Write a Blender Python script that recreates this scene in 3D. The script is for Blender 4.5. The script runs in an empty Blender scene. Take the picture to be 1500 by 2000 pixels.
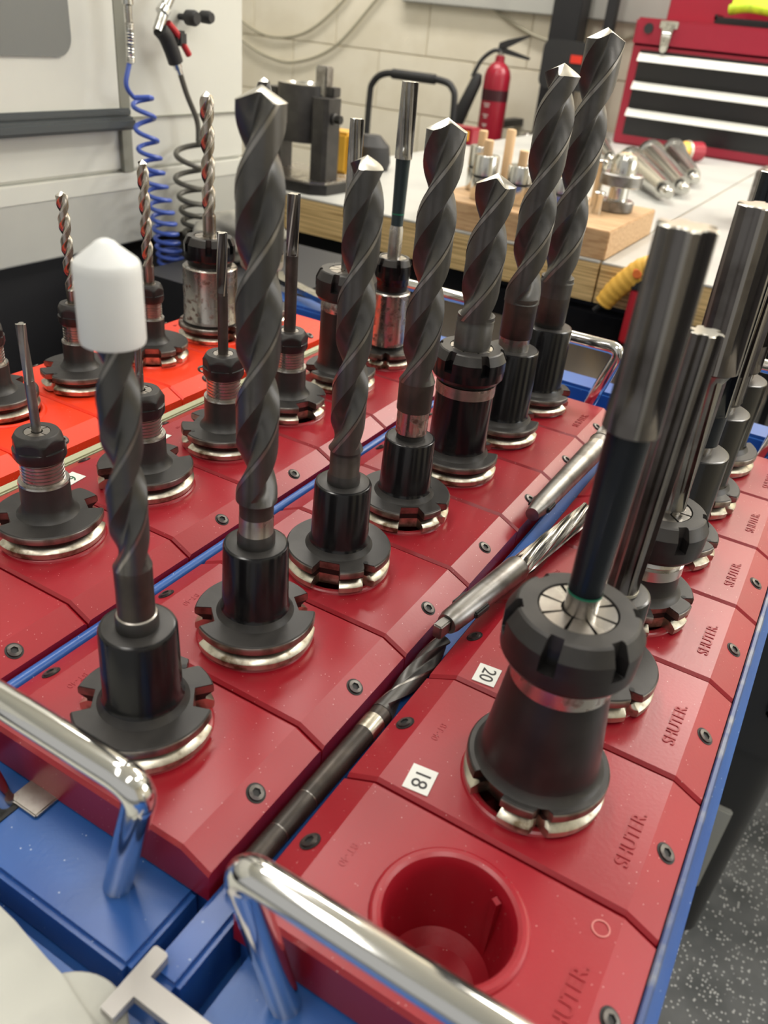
import bpy, bmesh, math, random
from mathutils import Vector, Matrix
random.seed(7)
pi = math.pi
U = 0.08            # one tool-block pitch = 80 mm; all sizes below are in pitches
ZO = 11.0           # block tops stand 11 pitches (0.88 m) above the floor
sc = bpy.context.scene
COL = sc.collection

# ------------------------------------------------------------------ camera
R = [[0.85747813, 0.5064802, 0.09060383], [0.33138967, -0.40894477, -0.85026176], [-0.39358879, 0.75910604, -0.5185035]]
Cc = (1.53918765, -1.85410218, 3.58386102)
cd = bpy.data.cameras.new('camera')
cam = bpy.data.objects.new('camera', cd)
COL.objects.link(cam)
m = Matrix.Identity(4)
for i in range(3):
    m[i][0] = R[0][i]; m[i][1] = -R[1][i]; m[i][2] = -R[2][i]
m[0][3] = Cc[0] * U; m[1][3] = Cc[1] * U; m[2][3] = (Cc[2] + ZO) * U
cam.matrix_world = m
cd.sensor_fit = 'VERTICAL'; cd.sensor_height = 9.8
cd.lens = 9.8 * 1584.3 / 2000
cd.clip_start = 0.01; cd.clip_end = 30
cd.dof.use_dof = True; cd.dof.focus_distance = 0.50; cd.dof.aperture_fstop = 3.0
sc.camera = cam

# ------------------------------------------------------------------ world, view, lights
w = bpy.data.worlds.new('world'); sc.world = w; w.use_nodes = True
bg = w.node_tree.nodes['Background']
bg.inputs[0].default_value = (0.95, 0.93, 0.88, 1); bg.inputs[1].default_value = 0.55
sc.view_settings.view_transform = 'Standard'
sc.view_settings.look = 'None'
sc.view_settings.gamma = 1
sc.view_settings.exposure = 0.0
sc.cycles.use_denoising = True
sc.cycles.max_bounces = 8
sc.cycles.caustics_reflective = False
sc.cycles.caustics_refractive = False

def area(x, y, z, sx, sy, power, col=(1, 0.96, 0.9)):
    l = bpy.data.lights.new('ceiling_light', 'AREA'); l.shape = 'RECTANGLE'
    l.size = sx * U; l.size_y = sy * U; l.energy = power; l.color = col
    o = bpy.data.objects.new('ceiling_light', l); COL.objects.link(o)
    o.location = (x * U, y * U, (z + ZO) * U)
    return o
for (x, y, sx, sy, p) in [(10, 34.5, 22, 6, 70), (-18, 31, 18, 4, 34), (16, 16, 3, 18, 20), (-11, 10, 3, 16, 20), (8, -8, 3, 16, 12), (-7, -10, 3, 16, 12)]:
    area(x, y, 24.5, sx, sy, p)

# daylight window high in the right-hand wall
l = area(43.5, 26, 13, 14, 26, 40, (0.95, 0.97, 1.0)); l.rotation_euler = (0, math.radians(90), 0)

# ------------------------------------------------------------------ materials
def mat(name, col, rough=0.5, metal=0.0, col2=None, nscale=40, lo=0.45, hi=0.6, bump=0.0, bscale=300, coat=0.0, rough2=None, detail=6, stretch=None, spec=None):
    m = bpy.data.materials.new(name); m.use_nodes = True
    nt = m.node_tree; b = nt.nodes['Principled BSDF']
    b.inputs['Base Color'].default_value = (*col, 1); b.inputs['Roughness'].default_value = rough
    b.inputs['Metallic'].default_value = metal; b.inputs['Coat Weight'].default_value = coat
    b.inputs['Coat Roughness'].default_value = 0.12
    if spec is not None: b.inputs['Specular IOR Level'].default_value = spec
    if col2 is not None or rough2 is not None or bump:
        tc = nt.nodes.new('ShaderNodeTexCoord'); mp = nt.nodes.new('ShaderNodeMapping')
        nt.links.new(tc.outputs['Object'], mp.inputs[0])
        if stretch: mp.inputs['Scale'].default_value = stretch
    if col2 is not None or rough2 is not None:
        n = nt.nodes.new('ShaderNodeTexNoise'); n.inputs['Scale'].default_value = nscale; n.inputs['Detail'].default_value = detail
        nt.links.new(mp.outputs[0], n.inputs['Vector'])
        r = nt.nodes.new('ShaderNodeMapRange'); r.inputs[1].default_value = lo; r.inputs[2].default_value = hi
        nt.links.new(n.outputs[0], r.inputs[0])
        if col2 is not None:
            mx = nt.nodes.new('ShaderNodeMix'); mx.data_type = 'RGBA'
            mx.inputs[6].default_value = (*col, 1); mx.inputs[7].default_value = (*col2, 1)
            nt.links.new(r.outputs[0], mx.inputs[0]); nt.links.new(mx.outputs[2], b.inputs['Base Color'])
        if rough2 is not None:
            mr = nt.nodes.new('ShaderNodeMapRange'); mr.inputs[3].default_value = rough; mr.inputs[4].default_value = rough2
            nt.links.new(r.outputs[0], mr.inputs[0]); nt.links.new(mr.outputs[0], b.inputs['Roughness'])
    if bump:
        n2 = nt.nodes.new('ShaderNodeTexNoise'); n2.inputs['Scale'].default_value = bscale; n2.inputs['Detail'].default_value = 3
        nt.links.new(mp.outputs[0], n2.inputs['Vector'])
        bp = nt.nodes.new('ShaderNodeBump'); bp.inputs['Strength'].default_value = bump; bp.inputs['Distance'].default_value = 0.001
        nt.links.new(n2.outputs[0], bp.inputs['Height']); nt.links.new(bp.outputs[0], b.inputs['Normal'])
    return m

def specked(name, col, speck, rough, scale, thr, size=0.16, bump=0.05, col2=None):
    """plastic or terrazzo with small flecks of another colour lying on it"""
    m = mat(name, col, rough, col2=col2, nscale=9, lo=.4, hi=.65, bump=bump, bscale=500)
    nt = m.node_tree; b = nt.nodes['Principled BSDF']
    tc = nt.nodes.new('ShaderNodeTexCoord')
    v = nt.nodes.new('ShaderNodeTexVoronoi'); v.inputs['Scale'].default_value = scale
    geo = nt.nodes.new('ShaderNodeNewGeometry')
    nt.links.new(geo.outputs['Position'], v.inputs['Vector'])
    lt = nt.nodes.new('ShaderNodeMath'); lt.operation = 'LESS_THAN'; lt.inputs[1].default_value = size
    nt.links.new(v.outputs['Distance'], lt.inputs[0])
    sep = nt.nodes.new('ShaderNodeSeparateColor'); nt.links.new(v.outputs['Color'], sep.inputs[0])
    gt = nt.nodes.new('ShaderNodeMath'); gt.operation = 'GREATER_THAN'; gt.inputs[1].default_value = thr
    nt.links.new(sep.outputs[0], gt.inputs[0])
    mul = nt.nodes.new('ShaderNodeMath'); mul.operation = 'MULTIPLY'
    nt.links.new(lt.outputs[0], mul.inputs[0]); nt.links.new(gt.outputs[0], mul.inputs[1])
    mx = nt.nodes.new('ShaderNodeMix'); mx.data_type = 'RGBA'
    src = b.inputs['Base Color'].links[0].from_socket if b.inputs['Base Color'].links else None
    if src: nt.links.new(src, mx.inputs[6])
    else: mx.inputs[6].default_value = (*col, 1)
    mx.inputs[7].default_value = (*speck, 1)
    nt.links.new(mul.outputs[0], mx.inputs[0]); nt.links.new(mx.outputs[2], b.inputs['Base Color'])
    return m

M = {}
M['red'] = specked('dark_red_plastic', (0.33, 0.008, 0.018), (0.75, 0.45, 0.42), 0.34, 800, 0.955, 0.17, col2=(0.29, 0.007, 0.016))
M['red'].node_tree.nodes['Principled BSDF'].inputs['Specular IOR Level'].default_value = 0.65
M['orange'] = specked('orange_red_plastic', (0.85, 0.045, 0.012), (0.9, 0.5, 0.4), 0.33, 700, 0.975, 0.17)
M['redtext'] = mat('red_moulded_text', (0.30, 0.008, 0.015), 0.4)
M['blue'] = specked('blue_plastic', (0.03, 0.12, 0.40), (0.5, 0.6, 0.75), 0.3, 520, 0.955, 0.17, col2=(0.02, 0.085, 0.33))
M['blueworn'] = mat('worn_blue_edge', (0.05, 0.085, 0.22), 0.4, 0.0, col2=(0.22, 0.24, 0.28), nscale=60, lo=.5, hi=.66)
M['oxide'] = mat('black_oxide_gloss', (0.006, 0.006, 0.007), 0.2, 0.0, spec=0.4)
M['satin'] = mat('black_oxide_satin', (0.033, 0.031, 0.030), 0.42, 0.35, col2=(0.045, 0.042, 0.04), nscale=50, bump=0.03, bscale=900)
M['nutblk'] = mat('black_nut_finish', (0.013, 0.012, 0.012), 0.36, 0.2, col2=(0.02, 0.018, 0.018), nscale=60)
M['rim'] = mat('worn_steel_rim', (0.32, 0.29, 0.26), 0.32, 1.0, col2=(0.10, 0.07, 0.055), nscale=70, lo=.48, hi=.68, rough2=.45)
M['brass'] = mat('stained_steel_ring', (0.66, 0.62, 0.52), 0.28, 1.0, col2=(0.16, 0.12, 0.075), nscale=90, lo=.5, hi=.7, rough2=.5)
M['groove'] = mat('groove_black', (0.012, 0.011, 0.01), 0.35, 0.3)
M['chrome'] = mat('chrome', (0.75, 0.75, 0.74), 0.1, 1.0)
M['chromeworn'] = mat('worn_chrome', (0.60, 0.60, 0.57), 0.16, 1.0, col2=(0.42, 0.40, 0.36), nscale=60, rough2=.3)
M['steel'] = mat('bright_steel', (0.50, 0.48, 0.45), 0.24, 1.0, col2=(0.34, 0.31, 0.28), nscale=50, rough2=.36)
M['spotted'] = mat('spotted_steel', (0.52, 0.49, 0.45), 0.22, 1.0, col2=(0.17, 0.12, 0.10), nscale=160, lo=.52, hi=.68, rough2=.5)
M['bgchrome'] = mat('shiny_steel', (0.66, 0.65, 0.61), 0.2, 1.0)
M['dullsteel'] = mat('dull_steel', (0.30, 0.29, 0.275), 0.38, 1.0, col2=(0.2, 0.185, 0.17), nscale=60, bump=.05)
M['shank'] = mat('brown_black_shank', (0.065, 0.057, 0.052), 0.42, 0.8, col2=(0.10, 0.085, 0.075), nscale=50)
M['drill'] = mat('dark_drill_steel', (0.085, 0.083, 0.08), 0.42, 0.85, col2=(0.13, 0.125, 0.12), nscale=35, lo=.4, hi=.65, rough2=.34, bump=.06, bscale=700)
M['edge'] = mat('ground_edge', (0.30, 0.285, 0.265), 0.34, 1.0)
M['tip'] = mat('ground_tip', (0.62, 0.60, 0.54), 0.3, 1.0)
M['hss'] = mat('bright_drill_steel', (0.44, 0.40, 0.35), 0.26, 1.0, col2=(0.30, 0.26, 0.21), nscale=50)
M['reamer'] = mat('grey_reamer_steel', (0.16, 0.15, 0.145), 0.3, 0.95, col2=(0.10, 0.09, 0.085), nscale=30)
M['ream2'] = mat('bright_reamer_steel', (0.33, 0.32, 0.30), 0.24, 1.0, col2=(0.2, 0.19, 0.18), nscale=40)
M['navy'] = mat('dark_blue_black_shank', (0.010, 0.013, 0.018), 0.25, 0.4)
M['teal'] = mat('teal_grey_shank', (0.03, 0.045, 0.05), 0.3, 0.6)
M['green'] = mat('green_ring_paint', (0.01, 0.16, 0.09), 0.4)
M['cream'] = mat('cream_ring', (0.5, 0.47, 0.38), 0.35, 0.5)
M['cap'] = mat('white_soft_plastic', (0.74, 0.75, 0.74), 0.45)
M['cap'].node_tree.nodes['Principled BSDF'].inputs['Subsurface Weight'].default_value = 0.4
M['cap'].node_tree.nodes['Principled BSDF'].inputs['Subsurface Radius'].default_value = (.004, .004, .004)
M['screw'] = mat('socket_screw', (0.14, 0.13, 0.12), 0.4, 0.9, col2=(0.07, 0.06, 0.06), nscale=150)
M['dark'] = mat('socket_dark', (0.01, 0.01, 0.01), 0.6)
M['paper'] = mat('white_sticker', (0.8, 0.8, 0.76), 0.5)
M['scuff'] = mat('pale_scuff', (0.62, 0.22, 0.2), 0.6)
M['ink'] = mat('black_ink', (0.03, 0.03, 0.03), 0.5)
M['greenink'] = mat('green_ink', (0.02, 0.12, 0.05), 0.5)
M['cream_panel'] = mat('cream_machine_paint', (0.68, 0.68, 0.62), 0.42, col2=(0.63, 0.63, 0.58), nscale=3)
M['grey_panel'] = mat('grey_machine_paint', (0.50, 0.50, 0.46), 0.42, col2=(0.45, 0.45, 0.42), nscale=4)
M['seam'] = mat('panel_seam', (0.22, 0.22, 0.18), 0.6)
M['window'] = mat('grey_window', (0.17, 0.18, 0.18), 0.12, coat=.5)
M['handle'] = mat('dark_grey_handle', (0.06, 0.07, 0.075), 0.4)
M['black'] = mat('black_paint', (0.012, 0.012, 0.014), 0.5)
M['blackgl'] = mat('black_gloss', (0.012, 0.012, 0.014), 0.25)
M['rubber'] = mat('black_rubber', (0.02, 0.02, 0.021), 0.6)
M['wall'] = mat('cream_block_paint', (0.88, 0.82, 0.67), 0.6, col2=(0.82, 0.755, 0.60), nscale=5, bump=.35, bscale=120)
M['mortar'] = mat('painted_mortar', (0.78, 0.71, 0.56), 0.7)
M['wood'] = mat('light_wood', (0.56, 0.36, 0.19), 0.55, col2=(0.42, 0.25, 0.12), nscale=25, stretch=(1, 8, 8))
M['dowel'] = mat('dowel_wood', (0.72, 0.48, 0.26), 0.6)
M['benchtop'] = mat('grey_bench_top', (0.50, 0.50, 0.47), 0.35, col2=(0.44, 0.44, 0.42), nscale=6)
M['redpaint'] = mat('crimson_paint', (0.33, 0.012, 0.035), 0.35)
M['white'] = mat('white_trim', (0.82, 0.82, 0.76), 0.35)
M['extred'] = mat('extinguisher_red', (0.30, 0.010, 0.026), 0.3)
M['extdark'] = mat('extinguisher_dark_band', (0.045, 0.008, 0.012), 0.4)
M['yellow'] = mat('yellow_grip', (0.88, 0.50, 0.08), 0.5)
M['orangebtn'] = mat('orange_button', (0.85, 0.2, 0.04), 0.4)
M['hivis'] = mat('hi_vis_fabric', (0.50, 0.68, 0.02), 0.7, col2=(0.38, 0.52, 0.02), nscale=60)
M['logored'] = mat('red_badge', (0.75, 0.04, 0.02), 0.4)
M['cable'] = mat('cream_cable', (0.42, 0.39, 0.29), 0.6)
M['bluehose'] = mat('blue_coil_hose', (0.05, 0.10, 0.42), 0.35)
M['greyhose'] = mat('grey_hose', (0.09, 0.085, 0.07), 0.45)
M['plier_red'] = mat('red_grip', (0.5, 0.02, 0.03), 0.4)
M['scoop'] = mat('pale_grey_plastic', (0.50, 0.50, 0.45), 0.5, col2=(0.44, 0.44, 0.40), nscale=20, bump=.05)
M['tbar'] = mat('grey_cast_metal', (0.46, 0.44, 0.42), 0.45, 0.5, bump=.1)
M['binblk'] = mat('black_bin_plastic', (0.03, 0.03, 0.03), 0.45)
M['label'] = mat('grey_white_label', (0.42, 0.42, 0.38), 0.5)
M['floor'] = specked('speckled_floor', (0.20, 0.205, 0.205), (0.62, 0.62, 0.6), 0.28, 210, 0.6, 0.36, col2=(0.11, 0.115, 0.115))
M['pale'] = mat('pale_green_strip', (0.40, 0.42, 0.27), 0.5)
M['cloth'] = mat('grey_cloth', (0.26, 0.25, 0.21), 0.9, col2=(0.14, 0.135, 0.12), nscale=12)
M['thingyellow'] = mat('yellow_bin_plastic', (0.60, 0.33, 0.03), 0.5)

# laminated plywood edge: horizontal plies
def ply():
    m = mat('plywood_edge', (0.55, 0.36, 0.15), 0.55)
    nt = m.node_tree; b = nt.nodes['Principled BSDF']
    tc = nt.nodes.new('ShaderNodeTexCoord'); mp = nt.nodes.new('ShaderNodeMapping'); mp.inputs['Scale'].default_value = (2.0, 2.0, 170)
    nt.links.new(tc.outputs['Object'], mp.inputs[0])
    n = nt.nodes.new('ShaderNodeTexNoise'); n.inputs['Scale'].default_value = 3; n.inputs['Detail'].default_value = 5
    nt.links.new(mp.outputs[0], n.inputs['Vector'])
    r = nt.nodes.new('ShaderNodeValToRGB')
    r.color_ramp.elements[0].position = .36; r.color_ramp.elements[0].color = (0.30, 0.18, 0.06, 1)
    r.color_ramp.elements[1].position = .56; r.color_ramp.elements[1].color = (0.76, 0.55, 0.26, 1)
    nt.links.new(n.outputs[0], r.inputs[0]); nt.links.new(r.outputs[0], b.inputs['Base Color'])
    return m
M['ply'] = ply()

# ------------------------------------------------------------------ mesh helpers
class MB:
    def __init__(s): s.v = []; s.f = []; s.m = []; s.mats = []
    def mi(s, k):
        if k not in s.mats: s.mats.append(k)
        return s.mats.index(k)
    def add(s, vs, fs, k):
        o = len(s.v); s.v += [tuple(v) for v in vs]
        for i, f in enumerate(fs):
            s.f.append([a + o for a in f]); s.m.append(s.mi(k[i] if isinstance(k, list) else k))
        return s
    def box(s, a, b, k, bev=0.0, T=None):
        x0, y0, z0 = a; x1, y1, z1 = b
        if bev:
            bm = bmesh.new(); bmesh.ops.create_cube(bm, size=1)
            for v in bm.verts:
                v.co = Vector(((x0 + x1) / 2 + v.co.x * (x1 - x0), (y0 + y1) / 2 + v.co.y * (y1 - y0), (z0 + z1) / 2 + v.co.z * (z1 - z0)))
            bmesh.ops.bevel(bm, geom=bm.edges[:], offset=bev, segments=2, affect='EDGES')
            bm.verts.index_update()
            vs = [v.co.copy() for v in bm.verts]; fs = [[v.index for v in f.verts] for f in bm.faces]; bm.free()
        else:
            vs = [Vector(p) for p in [(x0, y0, z0), (x1, y0, z0), (x1, y1, z0), (x0, y1, z0), (x0, y0, z1), (x1, y0, z1), (x1, y1, z1), (x0, y1, z1)]]
            fs = [[0, 3, 2, 1], [4, 5, 6, 7], [0, 1, 5, 4], [1, 2, 6, 5], [2, 3, 7, 6], [3, 0, 4, 7]]
        if T: vs = [T @ v for v in vs]
        return s.add(vs, fs, k)
    def polar(s, prof, rf=None, n=48, angs=None, k=None, T=None, twist=None, cap0=True, cap1=True):
        """prof: list of (z, r, material of the band above)"""
        A = sorted(angs) if angs else [2 * pi * i / n for i in range(n)]
        N = len(A); vs = []; fs = []; ks = []
        for (z, r, *_) in prof:
            for a in A:
                rr = rf(a, z, r) if rf else r
                t = a + (twist(z) if twist else 0)
                vs.append(Vector((rr * math.cos(t), rr * math.sin(t), z)))
        for i in range(len(prof) - 1):
            kk = prof[i][2] if len(prof[i]) > 2 else k
            for j in range(N):
                fs.append([i * N + j, i * N + (j + 1) % N, (i + 1) * N + (j + 1) % N, (i + 1) * N + j]); ks.append(kk)
        if cap0: fs.append(list(range(N))[::-1]); ks.append(prof[0][2] if len(prof[0]) > 2 else k)
        if cap1: fs.append([(len(prof) - 1) * N + j for j in range(N)]); ks.append(prof[-1][2] if len(prof[-1]) > 2 else (prof[-2][2] if len(prof[-2]) > 2 else k))
        if T: vs = [T @ v for v in vs]
        return s.add(vs, fs, ks)
    def cyl(s, p, q, r, k, r2=None, n=20):
        p = Vector(p); q = Vector(q); d = q - p
        T = Matrix.Translation(p) @ d.to_track_quat('Z', 'Y').to_matrix().to_4x4()
        return s.polar([(0, r, k), (d.length, r if r2 is None else r2, k)], n=n, T=T)
    def lathe_at(s, p, q, prof, n=28, rf=None, twist=None, angs=None):
        """profile turned about the line p->q"""
        p = Vector(p); q = Vector(q); d = q - p
        T = Matrix.Translation(p) @ d.to_track_quat('Z', 'Y').to_matrix().to_4x4()
        return s.polar(prof, n=n, T=T, rf=rf, twist=twist, angs=angs)
    def tube(s, pts, r, k, n=12, closed=False, rad=None):
        pts = [Vector(p) for p in pts]; N = len(pts); vs = []; fs = []
        t0 = (pts[1] - pts[0]).normalized(); nrm = t0.orthogonal().normalized()
        for i, p in enumerate(pts):
            t = (pts[min(i + 1, N - 1)] - pts[max(i - 1, 0)]).normalized()
            nrm = (nrm - t * nrm.dot(t)).normalized(); b = t.cross(nrm)
            rr = rad[i] if rad else r
            for j in range(n):
                a = 2 * pi * j / n; vs.append(p + (nrm * math.cos(a) + b * math.sin(a)) * rr)
        for i in range(N - 1):
            for j in range(n): fs.append([i * n + j, i * n + (j + 1) % n, (i + 1) * n + (j + 1) % n, (i + 1) * n + j])
        fs.append(list(range(n))[::-1]); fs.append([(N - 1) * n + j for j in range(n)])
        return s.add(vs, fs, k)
    def prism(s, poly, z0, z1, k, T=None):
        n = len(poly); vs = [Vector((x, y, z0)) for x, y in poly] + [Vector((x, y, z1)) for x, y in poly]
        fs = [list(range(n))[::-1], [n + i for i in range(n)]] + [[i, (i + 1) % n, n + (i + 1) % n, n + i] for i in range(n)]
        if T: vs = [T @ v for v in vs]
        return s.add(vs, fs, k)
    def mesh(s, name, ang=35):
        me = bpy.data.meshes.new(name)
        me.from_pydata([(x * U, y * U, z * U) for x, y, z in s.v], [], s.f)
        for k in s.mats: me.materials.append(M[k])
        me.polygons.foreach_set('material_index', s.m)
        me.polygons.foreach_set('use_smooth', [True] * len(s.f))
        me.update(); me.validate()
        me.set_sharp_from_angle(angle=math.radians(ang))
        return me
    def build(s, name, parent=None, ang=35):
        return inst(name, s.mesh(name, ang), parent)

def inst(name, me, parent=None, loc=None):
    o = bpy.data.objects.new(name, me); COL.objects.link(o)
    if parent: o.parent = parent
    if loc: o.location = Vector(loc) * U
    return o
def W(x, y, z): return (x * U, y * U, (z + ZO) * U)
def thing(name, label, cat, loc, group=None, rot=None):
    o = bpy.data.objects.new(name, None); COL.objects.link(o); o.empty_display_size = .02
    o.location = W(*loc); o['label'] = label; o['category'] = cat
    if group: o['group'] = group
    if rot: o.rotation_euler = rot
    return o
def tag(o, label, cat, loc=(0, 0, 0), group=None):
    o.location = W(*loc); o['label'] = label; o['category'] = cat
    if group: o['group'] = group
    return o
def structure(o, loc=(0, 0, 0)):
    o.location = W(*loc); o['kind'] = 'structure'; return o
def smooth_path(pts, sub=8):
    P = [Vector(p) for p in pts]; out = []
    for i in range(len(P) - 1):
        p0 = P[max(i - 1, 0)]; p1 = P[i]; p2 = P[i + 1]; p3 = P[min(i + 2, len(P) - 1)]
        for j in range(sub):
            t = j / sub
            out.append(.5 * ((2 * p1) + (p2 - p0) * t + (2 * p0 - 5 * p1 + 4 * p2 - p3) * t * t + (3 * p1 - p0 - 3 * p2 + p3) * t ** 3))
    out.append(P[-1]); return out
def text_mesh(s, size, depth, k, name, bold=0.0):
    c = bpy.data.curves.new(name, 'FONT'); c.body = s; c.size = size * U; c.extrude = depth * U; c.offset = bold * U; c.align_x = 'CENTER'; c.align_y = 'CENTER'
    o = bpy.data.objects.new(name, c); COL.objects.link(o)
    dg = bpy.context.evaluated_depsgraph_get(); dg.update()
    me = bpy.data.meshes.new_from_object(o.evaluated_get(dg))
    bpy.data.objects.remove(o); me.name = name; me.materials.clear(); me.materials.append(M[k]); return me

# ------------------------------------------------------------------ room
fl = MB().box((-60, -30, -11.5), (45, 41, -11), 'floor').build('floor'); structure(fl)
YW = 40.0
wb = MB().box((-60, YW + .15, -11), (45, YW + 1.2, 26), 'mortar').build('wall_back'); structure(wb)
# painted concrete blocks of the far wall, each its own piece
bl = MB().box((-2.735, 0, -1.32), (2.735, .2, 1.32), 'wall', bev=.03).mesh('block')
course = 2.67; zc0 = 2.08
for r_ in range(-4, 4):
    zc = zc0 + course * (r_ + .5)
    for c_ in range(-9, 4):
        x = c_ * 5.5 + (2.75 if r_ % 2 else 0) - 1.3
        if -38 < x < 4 and -8 < zc: inst('block', bl, wb, (x, YW - .02, zc))
wl = MB().box((-60, -30, -11), (-59, 41, 26), 'wall').build('wall_left'); structure(wl)
wr = MB().box((44, -30, -11), (45, 41, 26), 'wall').build('wall_right'); structure(wr)
wn = MB().box((43.8, 12, 5.5), (44.05, 40, 20.5), 'white', bev=.05).build('window_1'); structure(wn)
ce = MB().box((-60, -30, 25.5), (45, 41, 26), 'white').build('ceiling'); structure(ce)
tr = MB().box((-22, YW - .5, 4.35), (10, YW - .02, 6.2), 'grey_panel', bev=.05).build('trim_1'); structure(tr)

# ------------------------------------------------------------------ cable runs on the wall
def cable(pts, label, r=.07):
    o = MB().tube(smooth_path(pts, 10), r, 'cable').build('wall_cable'); tag(o, label, 'cable')
cable([(-34, 39.8, 4.2), (-32.3, 39.8, 2.75), (-30.2, 39.8, 2.12), (-27.8, 39.8, 2.55), (-25.6, 39.8, 4.1), (-24.5, 39.8, 5.5)], 'upper drooping cream cable loop on the block wall beside the machine')
cable([(-33.5, 39.8, 2.6), (-32.3, 39.8, 1.8), (-30.5, 39.8, 1.15), (-28.5, 39.8, 1.05), (-26.0, 39.8, 2.0), (-23.7, 39.8, 4.2), (-23, 39.8, 5)], 'lower drooping cream cable loop on the block wall beside the machine')
cable([(-18.5, 39.8, 5.4), (-17.7, 39.8, 4.7), (-15.0, 39.8, 3.55), (-13, 39.8, 3.3), (-11, 39.8, 3.65), (-9.9, 39.8, 4.0), (-9, 39.8, 4.6)], 'cream cable sagging across the wall above the fire extinguisher')

# ------------------------------------------------------------------ machine on the left
mc = thing('machine_tool', 'large cream and grey machine enclosure with grey window on the left', 'machine', (-10, 3, -11))
y0, y1 = -14.0, 9.5      # local y = world y - 3, local z = world z + 11
def mz(z): return z + 11
MB().box((-12, y0, mz(.85)), (-.06, y1, mz(9)), 'cream_panel', bev=.05).build('upper_panel', mc)
MB().box((-12, y0, mz(-.38)), (-.0, y1, mz(.835)), 'grey_panel', bev=.03).build('skirt_panel', mc)
MB().box((-12, y0, mz(.55)), (.02, y1, mz(.84)), 'cream_panel', bev=.015).build('skirt_ledge', mc)
MB().box((-12, y0, 0), (-.35, y1, mz(-.40)), 'black').build('base', mc)
dp = MB().box((-.06, y0, mz(1.62)), (.06, 6.1, mz(9)), 'cream_panel', bev=.03).build('door_panel', mc)
MB().box((-.06, 6.12, mz(.85)), (.03, 6.34, mz(9)), 'seam').build('door_edge', mc)
hb = MB().box((.05, y0, mz(1.56)), (.28, 6.25, mz(1.76)), 'handle', bev=.05).box((.05, y0, mz(1.76)), (.16, 6.25, mz(1.88)), 'handle', bev=.03)
hb.build('door_rail', mc)
# rounded window
def rrect(y0, y1, z0, z1, r, n=8):
    pts = []
    for cx, cy, a0 in [(y1 - r, z1 - r, 0), (y0 + r, z1 - r, pi / 2), (y0 + r, z0 + r, pi), (y1 - r, z0 + r, 3 * pi / 2)]:
        for i in range(n + 1):
            a = a0 + pi / 2 * i / n; pts.append((cx + r * math.cos(a), cy + r * math.sin(a)))
    return pts
T = Matrix(((0, 0, 1, 0), (1, 0, 0, 0), (0, 1, 0, 0), (0, 0, 0, 1)))   # (a,b,c) -> x=c, y=a, z=b
MB().prism(rrect(2.4, 5.15, mz(2.62), mz(7), .28), .05, .10, 'window', T=T).build('window_pane', mc)
kb = MB()
for yy, zz, r in [(7.72, 3.27, .12), (8.10, 3.30, .10)]:
    kb.lathe_at((.0, yy, mz(zz)), (.5, yy, mz(zz)), [(-.05, .05, 'rubber'), (.12, .06, 'rubber'), (.14, r, 'rubber'), (.3, r * 1.05, 'rubber'), (.36, r * .8, 'rubber')])
kb.build('knob', mc)
MB().box((-.06, 6.34, mz(1.70)), (.0, y1, mz(1.715)), 'seam').build('panel_seam', mc)

# blue coiled air hose
def coil(pts, turns, r0, r1, a0=0):
    P = smooth_path(pts, 12); out = []; n = int(turns * 22)
    for i in range(n + 1):
        t = i / n; f = t * (len(P) - 1); j = min(int(f), len(P) - 2); p = P[j].lerp(P[j + 1], f - j)
        r = r0 + (r1 - r0) * t; a = a0 + 2 * pi * turns * t
        out.append(p + Vector((math.cos(a) * r, math.sin(a) * r, 0)))
    return out
hs = thing('coiled_air_hose', 'blue coiled air hose hanging down in front of the machine', 'hose', (-9.42, 9, 0))
c = coil([(0, .08, 2.12), (0, .16, 1.35), (0, .28, .75), (0, .42, .2), (0, .5, -.25), (0, .57, -.6), (0, .62, -.95), (0, .65, -1.3)], 17, .16, .24)
MB().tube(smooth_path([(0, -.14, 3.6), (0, -.1, 3.2), (0, -.12, 2.7), (0, -.25, 2.3), (0, -.1, 2.1)], 8) + c, .038, 'bluehose', n=8).build('hose', hs)
pts = coil([(0, -.1, 3.15), (0, -.12, 2.6)], 16, .055, .055)
MB().tube(pts, .016, 'chromeworn', n=6).build('spring_guard', hs)
MB().lathe_at((0, -.12, 3.9), (0, -.1, 3.1), [(0, .06, 'chromeworn'), (.3, .06, 'chromeworn'), (.32, .09, 'chromeworn'), (.5, .09, 'chromeworn'), (.52, .06, 'chromeworn'), (.8, .05, 'chromeworn')]).build('hose_fitting', hs)
# air gun with grey coiled hose
g = thing('air_gun', 'hanging black air gun with red trigger on a grey coiled hose', 'air gun', (-9.6, 10, 0))
MB().tube(smooth_path([(0, .17, 2.5), (0, .35, 2.1), (0, .6, 1.66), (0, .62, 1.3)], 8) + coil([(0, .42, 1.3), (0, .32, .8), (0, .38, .4), (0, .42, .1), (0, .45, -.15), (0, .48, -.4)], 6, .25, .2, .6), .048, 'greyhose', n=8).build('hose', g)
MB().tube(smooth_path([(0, -.25, 3.08), (0, -.12, 2.98), (0, .0, 2.8), (0, .1, 2.6)], 6), .13, 'rubber', rad=None).build('grip', g)
MB().lathe_at((0, .1, 2.6), (0, .2, 2.42), [(0, .075, 'chrome'), (.1, .075, 'chrome'), (.11, .05, 'chrome'), (.2, .05, 'chrome')]).build('hose_coupling', g)
MB().tube([(0, -.3, 3.05), (0, -.18, 3.25), (0, -.12, 3.38), (0, .02, 3.55), (0, .12, 3.8)], .085, 'chromeworn', n=14).lathe_at((0, -.2, 3.3), (0, -.05, 3.45), [(0, .05, 'chrome'), (.02, .11, 'chrome'), (.12, .11, 'chrome'), (.14, .05, 'chrome')]).build('nozzle', g)
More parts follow.
